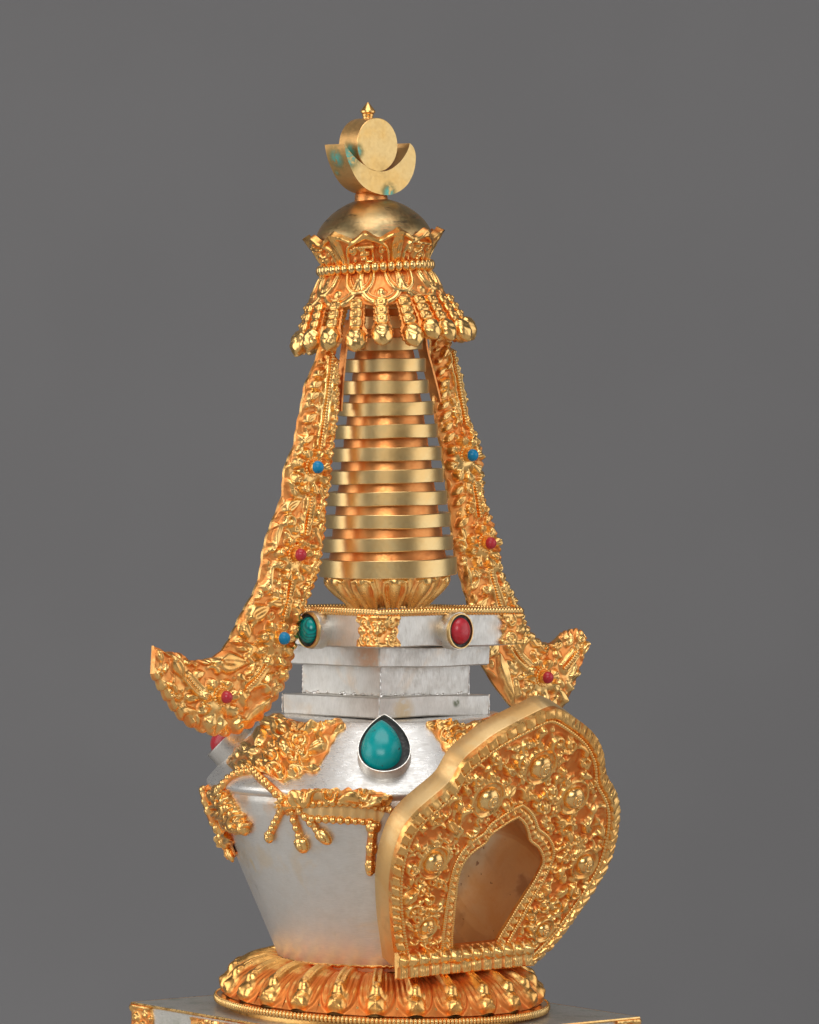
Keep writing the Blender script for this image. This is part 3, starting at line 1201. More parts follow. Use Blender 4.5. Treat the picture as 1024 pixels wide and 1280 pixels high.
swag('bead_swag', [[(318, 965), (301, 967), (287, 974), (279, 984), (272, 990), (262, 992)]], 4, 4.9)
swag('bead_swag', [[(319, 965), (326, 974), (339, 985), (354, 996), (362, 1001)]], 5, 5.1)
swag('bead_swag', [[(362, 1001), (376, 1003), (392, 1002), (428, 999), (461, 1004), (488, 1011)]], 5, 4.9)
swag('bead_swag', [[(371, 1006), (380, 1016), (384, 1021), (405, 1022), (430, 1023.5), (464, 1026)]], 5, 4.8)
swag('tassel', [[(362, 1001), (352, 1014), (345, 1029), (340, 1040)]], 4, 4.9, [(339, 1045, 5.5, 7, .3)])
swag('tassel', [[(364, 1004), (367, 1014), (370, 1026), (376, 1043)]], 4, 5.0, [(379.5, 1054, 8, 10, -.2)])
swag('tassel', [[(376, 1010), (388, 1025), (397, 1035)]], 4, 5.0, [(406, 1044, 7, 11, -.75)])
swag('tassel', [[(466, 1030), (466, 1045), (464, 1060), (463, 1088)]], 4, 5.8, [(467, 1032, 8, 8, 0), (465, 1060, 6, 8, 0), (464, 1082, 6, 9, 0)])
swag('tassel', [[(279, 990), (283, 1000), (291, 1012), (300, 1024), (306, 1031)], [(272, 994), (278, 1006), (286, 1018), (294, 1028)]], 5, 5.8,
     [(308, 1033, 7.5, 9, -.5), (292, 1032, 6, 7, -.4)])
swag('tassel', [[(258, 990), (262, 1003), (267, 1016), (273, 1030), (280, 1044)], [(265, 993), (270, 1010), (276, 1026), (283, 1040)]], 4, 5.6,
     [(284, 1050, 6, 9, -.3), (291, 1066, 4.5, 10, -.4)])
swag('tassel', [[(257, 986), (259, 1000), (264, 1014), (269, 1027)]], 3, 6.2)
# gilded web between the two horizontal cords
mb = MB()
n1 = resample([(360, 993), (400, 991), (450, 993), (490, 998)], 60)
n2 = resample([(372, 1012), (400, 1021), (430, 1022), (474, 1028)], 60)
G = n1[:, None] * (1 - np.linspace(0, 1, 16))[None, :, None] + n2[:, None] * np.linspace(0, 1, 16)[None, :, None]
P, nn = on_lathe(G[..., 0], G[..., 1], VPROF, V_X)
kq = np.linspace(0, 1, 16)
Hw = 2.2 + 2.5 * np.abs(np.cos(kq * PI))[None] + .6 * np.sin(G[..., 0] * .5)
relief_mesh(mb, P, nn, Hw, 1, 40, back=False)
mb.make('swag_backing', 'rim', vase, 60)
ornament_on_lathe('swag_backing', [(356, 992), (380, 989), (420, 987), (460, 989), (490, 993), (488, 1005), (455, 1000), (420, 998), (385, 1001), (362, 1004)], (424, 994), 23, None, vase)
# chased gilt plate under the left tassels
ornament_on_lathe('swag_backing', [(253, 986), (264, 983), (278, 984), (288, 993), (297, 1008), (308, 1021), (317, 1036), (306, 1044), (296, 1041), (288, 1037),
                                   (291, 1052), (296, 1072), (288, 1074), (280, 1056), (272, 1040), (264, 1020), (257, 1004)], (277, 1010), 14, None, vase)
ornament_on_lathe('swag_backing', [(345, 1003), (352, 996), (366, 993), (378, 998), (384, 1010), (376, 1018), (366, 1016), (356, 1018), (348, 1014)], (364, 1006), 15, (364, 1005), vase)

# ------------------------------------------------------------------ harmika (stepped silver box)
H_T = T4(2.5, 0, 450) @ RY(.3) @ RX(-1.5) @ T4(0, 0, -450)
hk = bpy.data.objects.new('stepped_box', None)
COL.objects.link(hk)
hk.empty_display_size = .01
put(hk, root, T4(2.5, 0, 387))
for nm, R, z0, z1, R1 in (('lower_step', 129, 387.5, 413.5, 130), ('box_neck', 104, 412, 450, 105), ('upper_step', 130, 449, 474, 131), ('top_slab', 167, 475, 516, 168)):
    mb = MB()
    slab(mb, R, z0, z1, 1.6, AZ0, R1, 30)
    # slightly hand-made: tiny wobble
    rr_ = random.Random(int(R))
    pa = [rr_.uniform(0, 6) for _ in range(4)]
    mb.xform(lambda v: v + np.stack([.5 * np.sin(v[:, 2] * .3 + v[:, 1] * .05 + pa[0]), .5 * np.sin(v[:, 0] * .06 + pa[1]), .7 * np.sin(v[:, 0] * .03 + v[:, 1] * .025 + pa[2])], -1))
    mb.make(nm, 'silver_box', hk, 30, H_T)
mb = MB()
rng = random.Random(12)
c = box_corners(104)
for k in range(4):
    a, b = c[k], c[(k + 1) % 4]
    for i in range(26):
        q_ = rng.random()
        p = a + (b - a) * q_ + ZZ * (414 + rng.uniform(-.5, 2))
        mb.ball(p, (rng.uniform(1.2, 3.6), rng.uniform(1.2, 3), rng.uniform(.8, 2.4)), n=8, m=6)
    mb.tube(resample([a + ZZ * 413, a + ZZ * 448], 20), np.array([.5 + rng.uniform(0, .9) for _ in range(20)]), 6)
    a2 = box_corners(129.5)[k]
    mb.tube(resample([a2 + ZZ * 389, a2 + ZZ * 413], 14), np.array([.4 + rng.uniform(0, .9) for _ in range(14)]), 6)
mb.make('solder_seam', 'solder', hk, 80, H_T)
# rope trim
mb = MB()
c = box_corners(169)
pth = np.vstack([resample(smooth(np.array([c[k] + ZZ * 517, (c[k] + c[(k + 1) % 4]) / 2 + ZZ * 518.5, c[(k + 1) % 4] + ZZ * 517]), 1), 420)[:-1] for k in range(4)])
mb.tube(pth, 5.0, 12, closed=True, twist=(5.2, .34))
mb.make('rope_trim', 'gold_pale', hk, 70, H_T)
for k in range(4):
    o = corner_ornament('corner_ornament', 168, 35, 476, 513.5, 61 + k, H_T, hk, AZ0 + k * PI / 2, .12)
# stones on the four faces of the slab
side = 168 / math.sqrt(2)
for k, (mt, lab) in enumerate((('coral', 'oval red stone in a gilt bezel'), (None, None), (None, None), ('malachite', 'oval green stone in a gilt bezel'))):
    a = AZ0 + PI / 4 + k * PI / 2
    nrm = az_dir(a)
    tang = az_dir(a + PI / 2)
    off = 2 if k == 0 else (9 if k == 3 else 0)
    cc = ap(H_T, nrm * side + tang * off + ZZ * 494.5)
    gem_setting(hk, cc, nrm, circ(20.5, 22, 40), circ(18.4, 19.9, 40), circ(14.6, 16.6, 40), 19, 11, mt or ('malachite' if k == 1 else 'coral'),
                'brass' if k in (0, 3) else 'brass', lab, depth=1, floor=16.5)
    mb = MB()
    mb.collar(cc, tang, ZZ, nrm, circ(23, 23.5, 40), circ(20, 21, 40), -1, 15.5)
    mb.make('bezel_sleeve', 'bezel', hk, 40)

# ------------------------------------------------------------------ lotus cup + spire
SP_T = T4(5, 0, 562) @ RY(-.9)
mb = MB()
pf = smooth([(46, -37), (52, -31), (60, -23), (68, -14), (74, -5), (76, 2), (0, 2)], 2)
mb.lathe(pf, 120)
cup = mb.make('lotus_cup', 'gold', root, 50, SP_T)
NC = 11
lpC = smooth([(75.5, 2), (74.5, -5), (69, -14), (61, -23), (53, -30.5), (46, -38)], 2)
lL = np.concatenate([[0], np.cumsum(np.linalg.norm(np.diff(lpC, axis=0), axis=1))])
bgc = np.linspace(0, lL[-1], 60); agc = np.linspace(-1, 1, 40)
A2, B2 = np.meshgrid(agc, bgc, indexing='ij')
rC = np.interp(bgc, lL, lpC[:, 0]); zC = np.interp(bgc, lL, lpC[:, 1])
hw = PI / NC
Rc = Relief(A2 * hw * rC[None], B2)
W0 = hw * 74; E = lL[-1]
for sg in (-1, 1):
    Rc.path([(sg * W0 * .93, -4), (sg * W0 * .9, E * .4), (sg * W0 * .72, E * 1.05)], 2.6, 3.5)
    Rc.path(smooth([(sg * W0 * .62, E * .16), (sg * W0 * .66, E * .4), (sg * W0 * .46, E * .8), (sg * W0 * .3, E * 1.05)], 2), 3.0, 5)
Rc.path(np.array([(0, E * .22), (0, E * .5), (0, E * 1.05)]), np.array([9.5, 8.0, 4.5]), 8)
Rc.path([(-W0 * .62, E * .16), (0, E * .06), (W0 * .62, E * .16)], 3, 5)
Rc.blur(2)
tgc = np.gradient(lpC, axis=0)
a_, b_ = np.interp(bgc, lL, tgc[:, 0]), np.interp(bgc, lL, tgc[:, 1])
l_ = np.hypot(a_, b_)
nrC, nzC = -b_ / l_, a_ / l_
thC = A2 * hw
rr = rC[None] + nrC[None] * Rc.H
P = np.stack([rr * np.sin(thC), -rr * np.cos(thC), zC[None] + nzC[None] * Rc.H], -1)
mb = MB()
mb.grid(P, A=np.clip(.35 + Rc.H / 14, 0, 1), flip=True)
pet = mb.make('cup_petal', 'gold', cup, 75, SP_T @ RZ(.12))
for k in range(1, NC):
    copy(pet, cup, SP_T @ RZ(.12 + k * 2 * PI / NC))

spire = bpy.data.objects.new('ringed_spire', None)
COL.objects.link(spire)
spire.empty_display_size = .01
put(spire, root, SP_T)
mb = MB()
cprof = []
rng = random.Random(2)
for z in np.linspace(0, 345, 90):
    cprof.append((76 - z * .1425 + rng.uniform(-.5, .5), z))
cprof.append((0, 345))
mb.lathe(cprof, 96)
mb.make('spire_core', 'core', spire, 50, SP_T)
rows = [(708.5, 86.5, 11), (679, 82.5, 8.6), (650.5, 79, 8.6), (622.5, 75.6, 8.6), (595, 72, 8.6), (567, 69.2, 8.6), (539, 65, 8.6), (511, 60.5, 8.6),
        (484, 55.5, 8.6), (456.5, 51, 8.4), (429.5, 47.5, 8.4), (403, 44, 8), (378, 41, 8)]
for i, (py, r_, hh) in enumerate(rows):
    z = 718 - py
    mb = MB()
    ri = r_ - 16
    mb.lathe([(ri, -hh + .5), (r_ - .6, -hh), (r_, -hh + .8), (r_, hh - .8), (r_ - .6, hh), (ri, hh - .5)], 120)
    pa = [rng.uniform(0, 6) for _ in range(4)]
    mb.xform(lambda v: v + np.stack([.35 * np.sin(2 * np.arctan2(v[:, 1], v[:, 0]) + pa[0]), .35 * np.sin(3 * np.arctan2(v[:, 1], v[:, 0]) + pa[1]), .45 * np.sin(2 * np.arctan2(v[:, 1], v[:, 0]) + pa[2]) + .3 * np.sin(5 * np.arctan2(v[:, 1], v[:, 0]) + pa[3])], -1))
    tiltx = rng.uniform(-.25, .25); tilty = rng.uniform(-.3, .3)
    mb.make('spire_ring', 'brass', spire, 30, SP_T @ T4(rng.uniform(-.5, .5), 0, z) @ RY(tilty - .1) @ RX(tiltx))

# ------------------------------------------------------------------ canopy
C_T = T4(-10.5, 0, 1280 - 335) @ RY(-3.6)
can = bpy.data.objects.new('canopy', None)
COL.objects.link(can)
can.empty_display_size = .01
put(can, root, C_T)
mb = MB()
ths = np.arange(44) / 44 * 2 * PI
for a in ths:
    mb.ball(az_dir(a) * 69.5 + ZZ * 0, (5.3, 5.3, 6.9), n=14, m=10)
mb.lathe([(58, 6), (65, 4), (66, 0), (65, -4), (58, -6)], 96, flip=True)
mb.make('bead_ring', 'gold_pale', can, 70, C_T)

# dome
mb = MB()
dp = [(74, 34), (73, 40), (70, 48), (64, 57.5), (55, 66.5), (43, 75.5), (29, 82.5), (15, 86.5), (0, 88)]
mb.lathe(smooth(dp, 2), 128)
mb.lathe([(58, 6), (63, 15), (70, 27), (74, 34)], 96)
dome_o = mb.make('dome', 'dome', can, 50, C_T)
mb = MB()
mb.lathe([(21, 84), (20, 93), (17.5, 95), (17.5, 99), (0, 99)], 48)
mb.make('moon_seat', 'core', can, 50, C_T)


# crown of six panels: relief on a flaring cone
def glyph(R_, u, v, s_, kind, h):
    if kind == 0:
        strokes = [[(-.75, .55), (.55, .55)], [(.5, .6), (.5, -.75)], [(.5, -.7), (-.2, -.7)], [(-.2, -.7), (-.2, -.2)], [(-.55, -.1), (.1, -.1)],
                   [(-.2, .5), (-.25, .1), (.1, .05)], [(-.75, .55), (-.5, .25)], [(-.15, -.45), (-.55, -.5)]]
    else:
        strokes = [[(-.7, .7), (.75, .55)], [(.1, .6), (0, .15), (.4, -.1), (.5, -.7)], [(0, .15), (-.6, -.1), (-.75, -.6)], [(0, .1), (.1, -.4), (-.2, -.7)],
                   [(-.5, .65), (-.55, .3)], [(-.2, -.45), (.4, -.45)]]
    for st in strokes:
        R_.path(np.array(st) * s_ + np.array([u, v]), 2.5, h)


NPAN = 6
pw_ = PI / NPAN
na, nb = 84, 64
qa = np.linspace(-1, 1, na); qb = np.linspace(0, 1, nb)
Aq, Bq = np.meshgrid(qa, qb, indexing='ij')
# upper edge: ogee arch between the posts, posts highest
edge_h = 41 - 6.0 * np.sin(np.clip((np.abs(qa) - .05) / .75, 0, 1) * PI) ** 2 + 4.5 * np.clip((np.abs(qa) - .76) / .2, 0, 1) ** 1.3
edge_h = edge_h + 3 * np.exp(-(qa / .14) ** 2)


def crown_prof(z):       # z above bead ring
    return np.interp(z, [3, 10, 22, 34, 42, 50], [62, 64, 70, 78, 82, 86])


Zq = 4 + (edge_h[:, None] - 4) * Bq
for ip, kind in enumerate((0, 1, 0, 1, 0, 1)):
    rq = crown_prof(Zq)
    Rk = Relief(Aq * pw_ * 72, Zq)
    w_ = pw_ * 72
    # arch border (two ridges) and posts
    top = np.stack([qa * w_, edge_h - 2.5], -1)
    Rk.path(top[::3], 3.0, 5)
    arch = [(-w_ * .74, 4), (-w_ * .72, 18), (-w_ * .60, 28), (-w_ * .34, 33), (-w_ * .12, 36), (0, 39), (w_ * .12, 36), (w_ * .34, 33), (w_ * .60, 28), (w_ * .72, 18), (w_ * .74, 4)]
    Rk.path(smooth(arch, 2), 2.8, 5.5)
    for sg in (-1, 1):
        Rk.path(np.array([(sg * w_ * .97, 4), (sg * w_ * .97, 24), (sg * w_ * .95, 46)]), np.array([3.0, 4.2, 6.0]), 7.5)
        Rk.path([(sg * w_ * .86, 8), (sg * w_ * .84, 30), (sg * w_ * .9, 42)], 1.6, 5)
        Rk.spiral(sg * w_ * .5, 21, 5.0, 1.2, 1, sg, 1.8, 4)
        Rk.leaf(sg * w_ * .50, 15, -PI / 2 - sg * .15, 11, 5.5, 4)
    glyph(Rk, 0, 19.5, 14.0, kind, 6.5)
    Rk.path([(-w_ * .6, 4.5), (w_ * .6, 4.5)], 2, 3)
    Rk.blur(1)
    Rk.rough(random.Random(ip), .5, 12)
    Hk = np.maximum(Rk.H, 0)
    th = Aq * pw_
    P = np.stack([rq * np.sin(th), -rq * np.cos(th), Zq], -1)
    nn = np.stack([np.sin(th) * .87, -np.cos(th) * .87, -.5 + 0 * th], -1)
    mb = MB()
    relief_mesh(mb, P, nn, Hk, 3.5, 5.5, back=True, wall=(1, 1, 0, 0))
    mb.make('crown_panel', 'gold_red', can, 65, C_T @ RZ(math.radians(-7 + 60 * ip)))

# lappet skirt
mb = MB()
NL = 9
nA, nB = 720, 56
thA = np.linspace(0, 2 * PI, nA, endpoint=False)
bB = np.linspace(0, 1, nB)
Tg, Bg = np.meshgrid(thA, bB, indexing='ij')
ph0 = math.radians(4)
x9 = ((thA - ph0) / (2 * PI / NL) + .5) % 1 - .5
scal = 44 - 6.5 * (np.abs(x9) * 2) ** 2.4
dep = scal[:, None] * Bg
rS = np.interp(dep, [0, 8, 22, 36, 46], [63, 69, 77, 84, 89])
zS = -4 - dep
Rs = Relief(Tg * 78, dep)
Rs_tot = 2 * PI * 78
pitch = Rs_tot / NL
for k in range(-1, NL + 1):
    u0 = ph0 * 78 + k * pitch
    # front lappet
    tt_ = np.linspace(-1, 1, 31)
    arc = np.stack([u0 + np.sin(tt_ * PI / 2) * pitch * .50, 3 + (np.cos(tt_ * PI / 2)) ** .8 * 38], -1)
    Rs.path(arc, 3.6, 4.5)
    arc2 = np.stack([u0 + np.sin(tt_ * PI / 2) * pitch * .42, 3 + (np.cos(tt_ * PI / 2)) ** .8 * 31.5], -1)
    Rs.path(arc2, 1.4, 3.6, bead=2.6)
    Rs.dome(u0, 24 + 3, 5, 5); Rs.spiral(u0, 27, 6, 1.1, k, 1, 1.3, 3)
    # overlapping lappet between
    u1 = u0 + pitch / 2
    arc = np.stack([u1 + np.sin(tt_ * PI / 2) * pitch * .36, -2 + (np.cos(tt_ * PI / 2)) ** .8 * 30], -1)
    Rs.path(arc, 3.2, 6.0)
    arc2 = np.stack([u1 + np.sin(tt_ * PI / 2) * pitch * .27, -2 + (np.cos(tt_ * PI / 2)) ** .8 * 24], -1)
    Rs.path(arc2, 1.4, 4.5, bead=2.6)
    Rs.dome(u1, 11, 5, 5); Rs.spiral(u1, 11, 6, 1.1, k, -1, 1.3, 3.5)
Rs.blur(1, True)
Rs.rough(random.Random(5), .5, 16)
Hs = np.maximum(Rs.H, 0) * .8
P = np.stack([rS * np.sin(Tg), -rS * np.cos(Tg), zS], -1)
nn = np.stack([np.sin(Tg) * .9, -np.cos(Tg) * .9, .42 + 0 * Tg], -1)
relief_mesh(mb, P, nn, Hs, 3, 4.5, closed=True, wall=(1, 1, 0, 0))
mb.f = [[q[::-1] for q in ff] for ff in mb.f]
mb.make('lappet_skirt', 'gold', can, 65, C_T)


# tassels: built hanging along -z with face towards -y
def tassel_mesh(seed, L=63):
    rng_ = random.Random(seed)
    m_ = MB()
    k = L / 56
    # backing plate with rough edges
    nz = 40
    zz_ = np.linspace(2, -L * .96, nz)
    wz = np.interp(-zz_ / L, [-.1, .1, .5, .62, .78, .92, 1], [7, 8, 8.5, 11.5, 12, 8, 2])
    for i in range(nz):
        wz[i] *= 1 + .07 * math.sin(i * 1.9) + rng_.uniform(-.05, .05)
    xx = np.linspace(-1, 1, 11)
    G = np.stack([wz[:, None] * xx[None], -(2.2 - 2.8 * xx[None] ** 2) + 0 * wz[:, None], np.repeat(zz_[:, None], 11, 1)], -1)
    nnn = np.broadcast_to(np.array([0, -1.0, 0]), G.shape)
    relief_mesh(m_, G, nnn, np.zeros(G.shape[:2]) + .5 + .8 * np.random.RandomState(seed).rand(*G.shape[:2]), 2.5, 9)
    # stem links
    hh = 10.2 * k
    zs = np.linspace(1, -3 * hh - 2, 46)
    fr = (-zs / hh) % 1
    rz = 7.3 * (1 - .26 * np.exp(-(np.minimum(fr, 1 - fr) / .11) ** 2))
    th_ = np.linspace(0, 2 * PI, 24, endpoint=False)
    cx_, sx_ = np.cos(th_), np.sin(th_)
    sq = 1 / (np.abs(cx_) ** 3.2 + np.abs(sx_) ** 3.2) ** (1 / 3.2)
    m_.grid(np.stack([(rz[None] * (sx_ * sq)[:, None]), -3.2 - rz[None] * .66 * (cx_ * sq)[:, None], np.repeat(zs[None], 24, 0)], -1), ws=True)
    for i in range(3):
        m_.ball((0, -7.7, -hh * (i + .5)), (2.9, 1.9, 2.9), n=12, m=8)
    # bud: one closed flower with petals
    zb = -L * .77
    ph_ = np.linspace(0, PI, 26); th_ = np.linspace(0, 2 * PI, 40, endpoint=False)
    Th, Ph = np.meshgrid(th_, ph_, indexing='ij')
    prof_ = np.sin(Ph) ** .8 * np.interp(Ph, [0, 1.2, 2.2, PI], [.85, 1, .92, .55])
    petal_ = 1 + .10 * np.abs(np.cos(1.5 * Th + .0)) * np.sin(Ph) - .05
    crease = 1 - .10 * np.exp(-((Ph - 1.35 - .35 * np.cos(3 * Th)) / .10) ** 2)
    rr_ = 11.4 * prof_ * petal_ * crease * (1 + .035 * np.sin(5 * Th + 3 * Ph + seed) + .03 * np.sin(9 * Ph - 4 * Th + 2 * seed) + .03 * np.sin(13 * Th + seed) * np.sin(7 * Ph))
    P_ = np.stack([rr_ * np.sin(Th), -4 - rr_ * .82 * np.cos(Th), zb + np.cos(Ph) * 14.0 * k - 1], -1)
    m_.grid(P_, ws=True)
    m_.ball((0, -5, -L * .99), (2.6, 2.6, 3.6), n=8, m=6)
    return m_


rng = random.Random(77)
meshes = [tassel_mesh(1), tassel_mesh(2, 66), tassel_mesh(3, 60)]
protos = []
angs = [1, 20, 33, 47, 62, 81, 100, 119, 138, 157, 176, 195, 214, 233, 252, 271, 286, 303, 322, 341]
for i, ad in enumerate(angs):
    a = math.radians(ad + 1)
    tl = rng.uniform(-3, 3)
    mt = C_T @ T4(1.5, 0, 0) @ RZ(a) @ T4(0, -83, -42) @ RX(-27 - 5 * math.sin(a) + rng.uniform(-4, 4)) @ RY(tl) @ np.diag([1.16, 1.1, 1.0, 1.0])
    if i < 3:
        protos.append(meshes[i].make('tassel', 'gold', can, 70, mt))
    else:
        copy(protos[i % 3], can, mt)

# ------------------------------------------------------------------ sun, moon, finial
MC = on_plane(np.array([472.0]), np.array([181.0]), np.array([-8.0, 0, 1099]) + N * 17, N)[0]


def extrude_face(name, contour_px, T, mat, parent, closed_smooth=1):
    c = resample(smooth(contour_px, closed_smooth, True), 160, True)
    P = on_plane(c[:, 0], c[:, 1], MC, N)
    cen = P.mean(0)
    rows = []
    for w, sc_ in ((0, .985), (-.7, 1.0), (-T + .7, 1.0), (-T, .985)):
        rows.append(cen + (P - cen) * sc_ + N * w)
    return rows, cen


mb = MB()
th = np.linspace(0, 2 * PI, 96, endpoint=False)
rows = []
for w, r_ in ((0, 0), (0, 33.0), (-.8, 33.7), (-34, 33.7), (-34.8, 33.0), (-34.8, 0)):
    rows.append(MC + (r_ * np.cos(th))[:, None] * DD + (r_ * np.sin(th))[:, None] * ZZ + N * w)
mb.grid(np.stack(rows, 1), ws=True, flip=True)
mb.f = [[q[::-1] for q in ff] for ff in mb.f]
M['sun'] = mat_moon('sun_disc_brass', [(tuple(MC + DD * -33 + ZZ * -9), 5, 14)])
sun_disc = mb.make('sun_disc', 'sun', root, 30)


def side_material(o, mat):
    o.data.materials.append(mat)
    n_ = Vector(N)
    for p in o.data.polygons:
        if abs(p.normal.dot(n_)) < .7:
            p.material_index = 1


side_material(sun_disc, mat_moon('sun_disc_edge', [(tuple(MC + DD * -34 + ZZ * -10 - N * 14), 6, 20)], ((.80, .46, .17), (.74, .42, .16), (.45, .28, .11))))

z8 = lambda p: np.asarray(p, float) / 7.877 + np.array([400, 120])
oarc = z8([(240, 470), (250, 545), (270, 622), (305, 710), (350, 800), (400, 865), (450, 910), (505, 940), (560, 960), (615, 973), (670, 978), (720, 968),
           (770, 948), (815, 918), (862, 875), (895, 820), (922, 760), (938, 690), (946, 620), (943, 570), (930, 520), (912, 488), (885, 464)])
iarc = z8([(252, 478), (290, 540), (340, 600), (410, 662), (480, 708), (540, 733), (600, 745), (650, 740), (700, 722), (752, 685), (800, 640), (832, 595), (860, 548), (876, 505)])
n_ = 120
oa, ia = resample(smooth(oarc, 2), n_), resample(smooth(iarc, 2), n_)
Po = on_plane(oa[:, 0], oa[:, 1], MC, N); Pi = on_plane(ia[:, 0], ia[:, 1], MC, N)
MT = 37.0
mb = MB()
q6 = np.linspace(0, 1, 7)[None, :, None]
mb.grid(Po[:, None] * (1 - q6) + Pi[:, None] * q6, flip=False)
mb.grid((Po[:, None] * (1 - q6) + Pi[:, None] * q6) - N * MT, flip=True)
mb.grid(np.stack([Po, Po - N * MT * .5, Po - N * MT], 1), flip=True)
mb.grid(np.stack([Pi, Pi - N * MT * .5, Pi - N * MT], 1), flip=False)
for e_ in (0, -1):
    mb.grid(np.stack([np.stack([Po[e_], Pi[e_]]), np.stack([Po[e_], Pi[e_]]) - N * MT], 0), flip=e_ == -1)
hl = on_plane(np.array([437.0]), np.array([196.0]), MC, N)[0]
hb = on_plane(np.array([486.0]), np.array([241.0]), MC, N)[0]
bk = on_plane(np.array([419.0]), np.array([218.0]), MC - N * 30, N)[0]
M['moon'] = mat_moon('crescent_brass', [(tuple(hl), 9, 24), (tuple(hb), 7, 17), ])
moon = mb.make('crescent_moon', 'moon', root, 30)
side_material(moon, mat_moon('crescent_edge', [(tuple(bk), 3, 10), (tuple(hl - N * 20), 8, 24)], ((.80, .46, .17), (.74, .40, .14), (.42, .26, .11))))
mb = MB()
fx = -20.0
mb.lathe([(0, 151.5), (1.5, 150.3), (5.2, 145.6), (8.8, 141), (9.5, 139.6), (9.3, 138), (7.6, 136.8), (7.2, 135.4), (7.4, 134.4), (6.4, 132.5), (6.6, 130), (8.2, 127), (8.8, 122), (8.8, 108), (0, 108)], 40)
mb.make('finial_jewel', 'gold', root, 45, T4(-20, -3, 1001))

# ------------------------------------------------------------------ straps behind the canopy
def strap(px_path, half_w, thick=1.3):
    p = resample(smooth(px_path, 2), 40)
    P = on_plane(p[:, 0], p[:, 1], np.zeros(3), N)
    Tn_ = np.gradient(P, axis=0); Tn_ /= np.linalg.norm(Tn_, axis=1)[:, None]
    nn_ = np.cross(Tn_, N)
    q_ = [P + N * half_w + nn_ * thick, P + N * half_w - nn_ * thick, P - N * half_w - nn_ * thick, P - N * half_w + nn_ * thick]
    m_ = MB()
    g_ = np.stack(q_, 1)
    m_.grid(g_, wt=True)
    m_.add(g_[0], [[0, 1, 2, 3]]); m_.add(g_[-1], [[3, 2, 1, 0]])
    return m_.make('support_strap', 'core', root, 30)


strap([(526, 400), (528, 435), (536, 462), (546, 502)], 8.5)
strap([(436, 400), (431, 430), (427, 465), (424, 514)], 5)

# ------------------------------------------------------------------ streamers
Lp = [((404, 408), (418, 408)), ((402, 430), (417, 430)), ((392, 461), (422, 458)), ((382, 479), (423, 480)), ((378, 507), (421, 505)), ((371, 537), (419, 537)),
      ((369, 558), (415, 560)), ((358, 578), (414, 578)), ((354, 600), (414, 597)), ((355, 617), (409, 617)), ((346, 640), (406, 640)),
      ((336, 664), (406, 664)), ((329, 690), (401, 692)), ((326, 720), (398, 718)), ((317, 743), (387, 743)), ((303, 765), (378, 765)),
      ((292, 790), (372, 795)), ((281, 810), (366, 825)), ((269, 821), (358, 855)), ((256, 824), (341, 880)), ((247, 825), (324, 902)),
      ((241, 826), (300, 917)), ((235, 825), (275, 921)), ((229, 818), (250, 915)), ((220, 815), (226, 901)), ((206, 815), (205, 872)),
      ((192, 807), (190, 843))]
Rp = [((540, 408), (556, 408)), ((538, 432), (563, 430)), ((541, 470), (576, 468)), ((543, 505), (582, 498)), ((546, 530), (586, 526)), ((552, 558), (599, 550)),
      ((555, 585), (604, 572)), ((559, 608), (602, 600)), ((563, 636), (606, 628)), ((565, 667), (618, 658)), ((570, 699), (625, 686)), ((577, 725), (626, 715)),
      ((585, 752), (644, 745)), ((592, 780), (652, 768)), ((597, 812), (664, 791)), ((603, 833), (676, 802)), ((613, 848), (687, 805)), ((626, 868), (693, 801)),
      ((641, 885), (698, 796)), ((662, 903), (703, 791)), ((685, 905), (712, 788)), ((703, 886), (723, 786)), ((716, 862), (729, 792)), ((724, 830), (730, 797))]


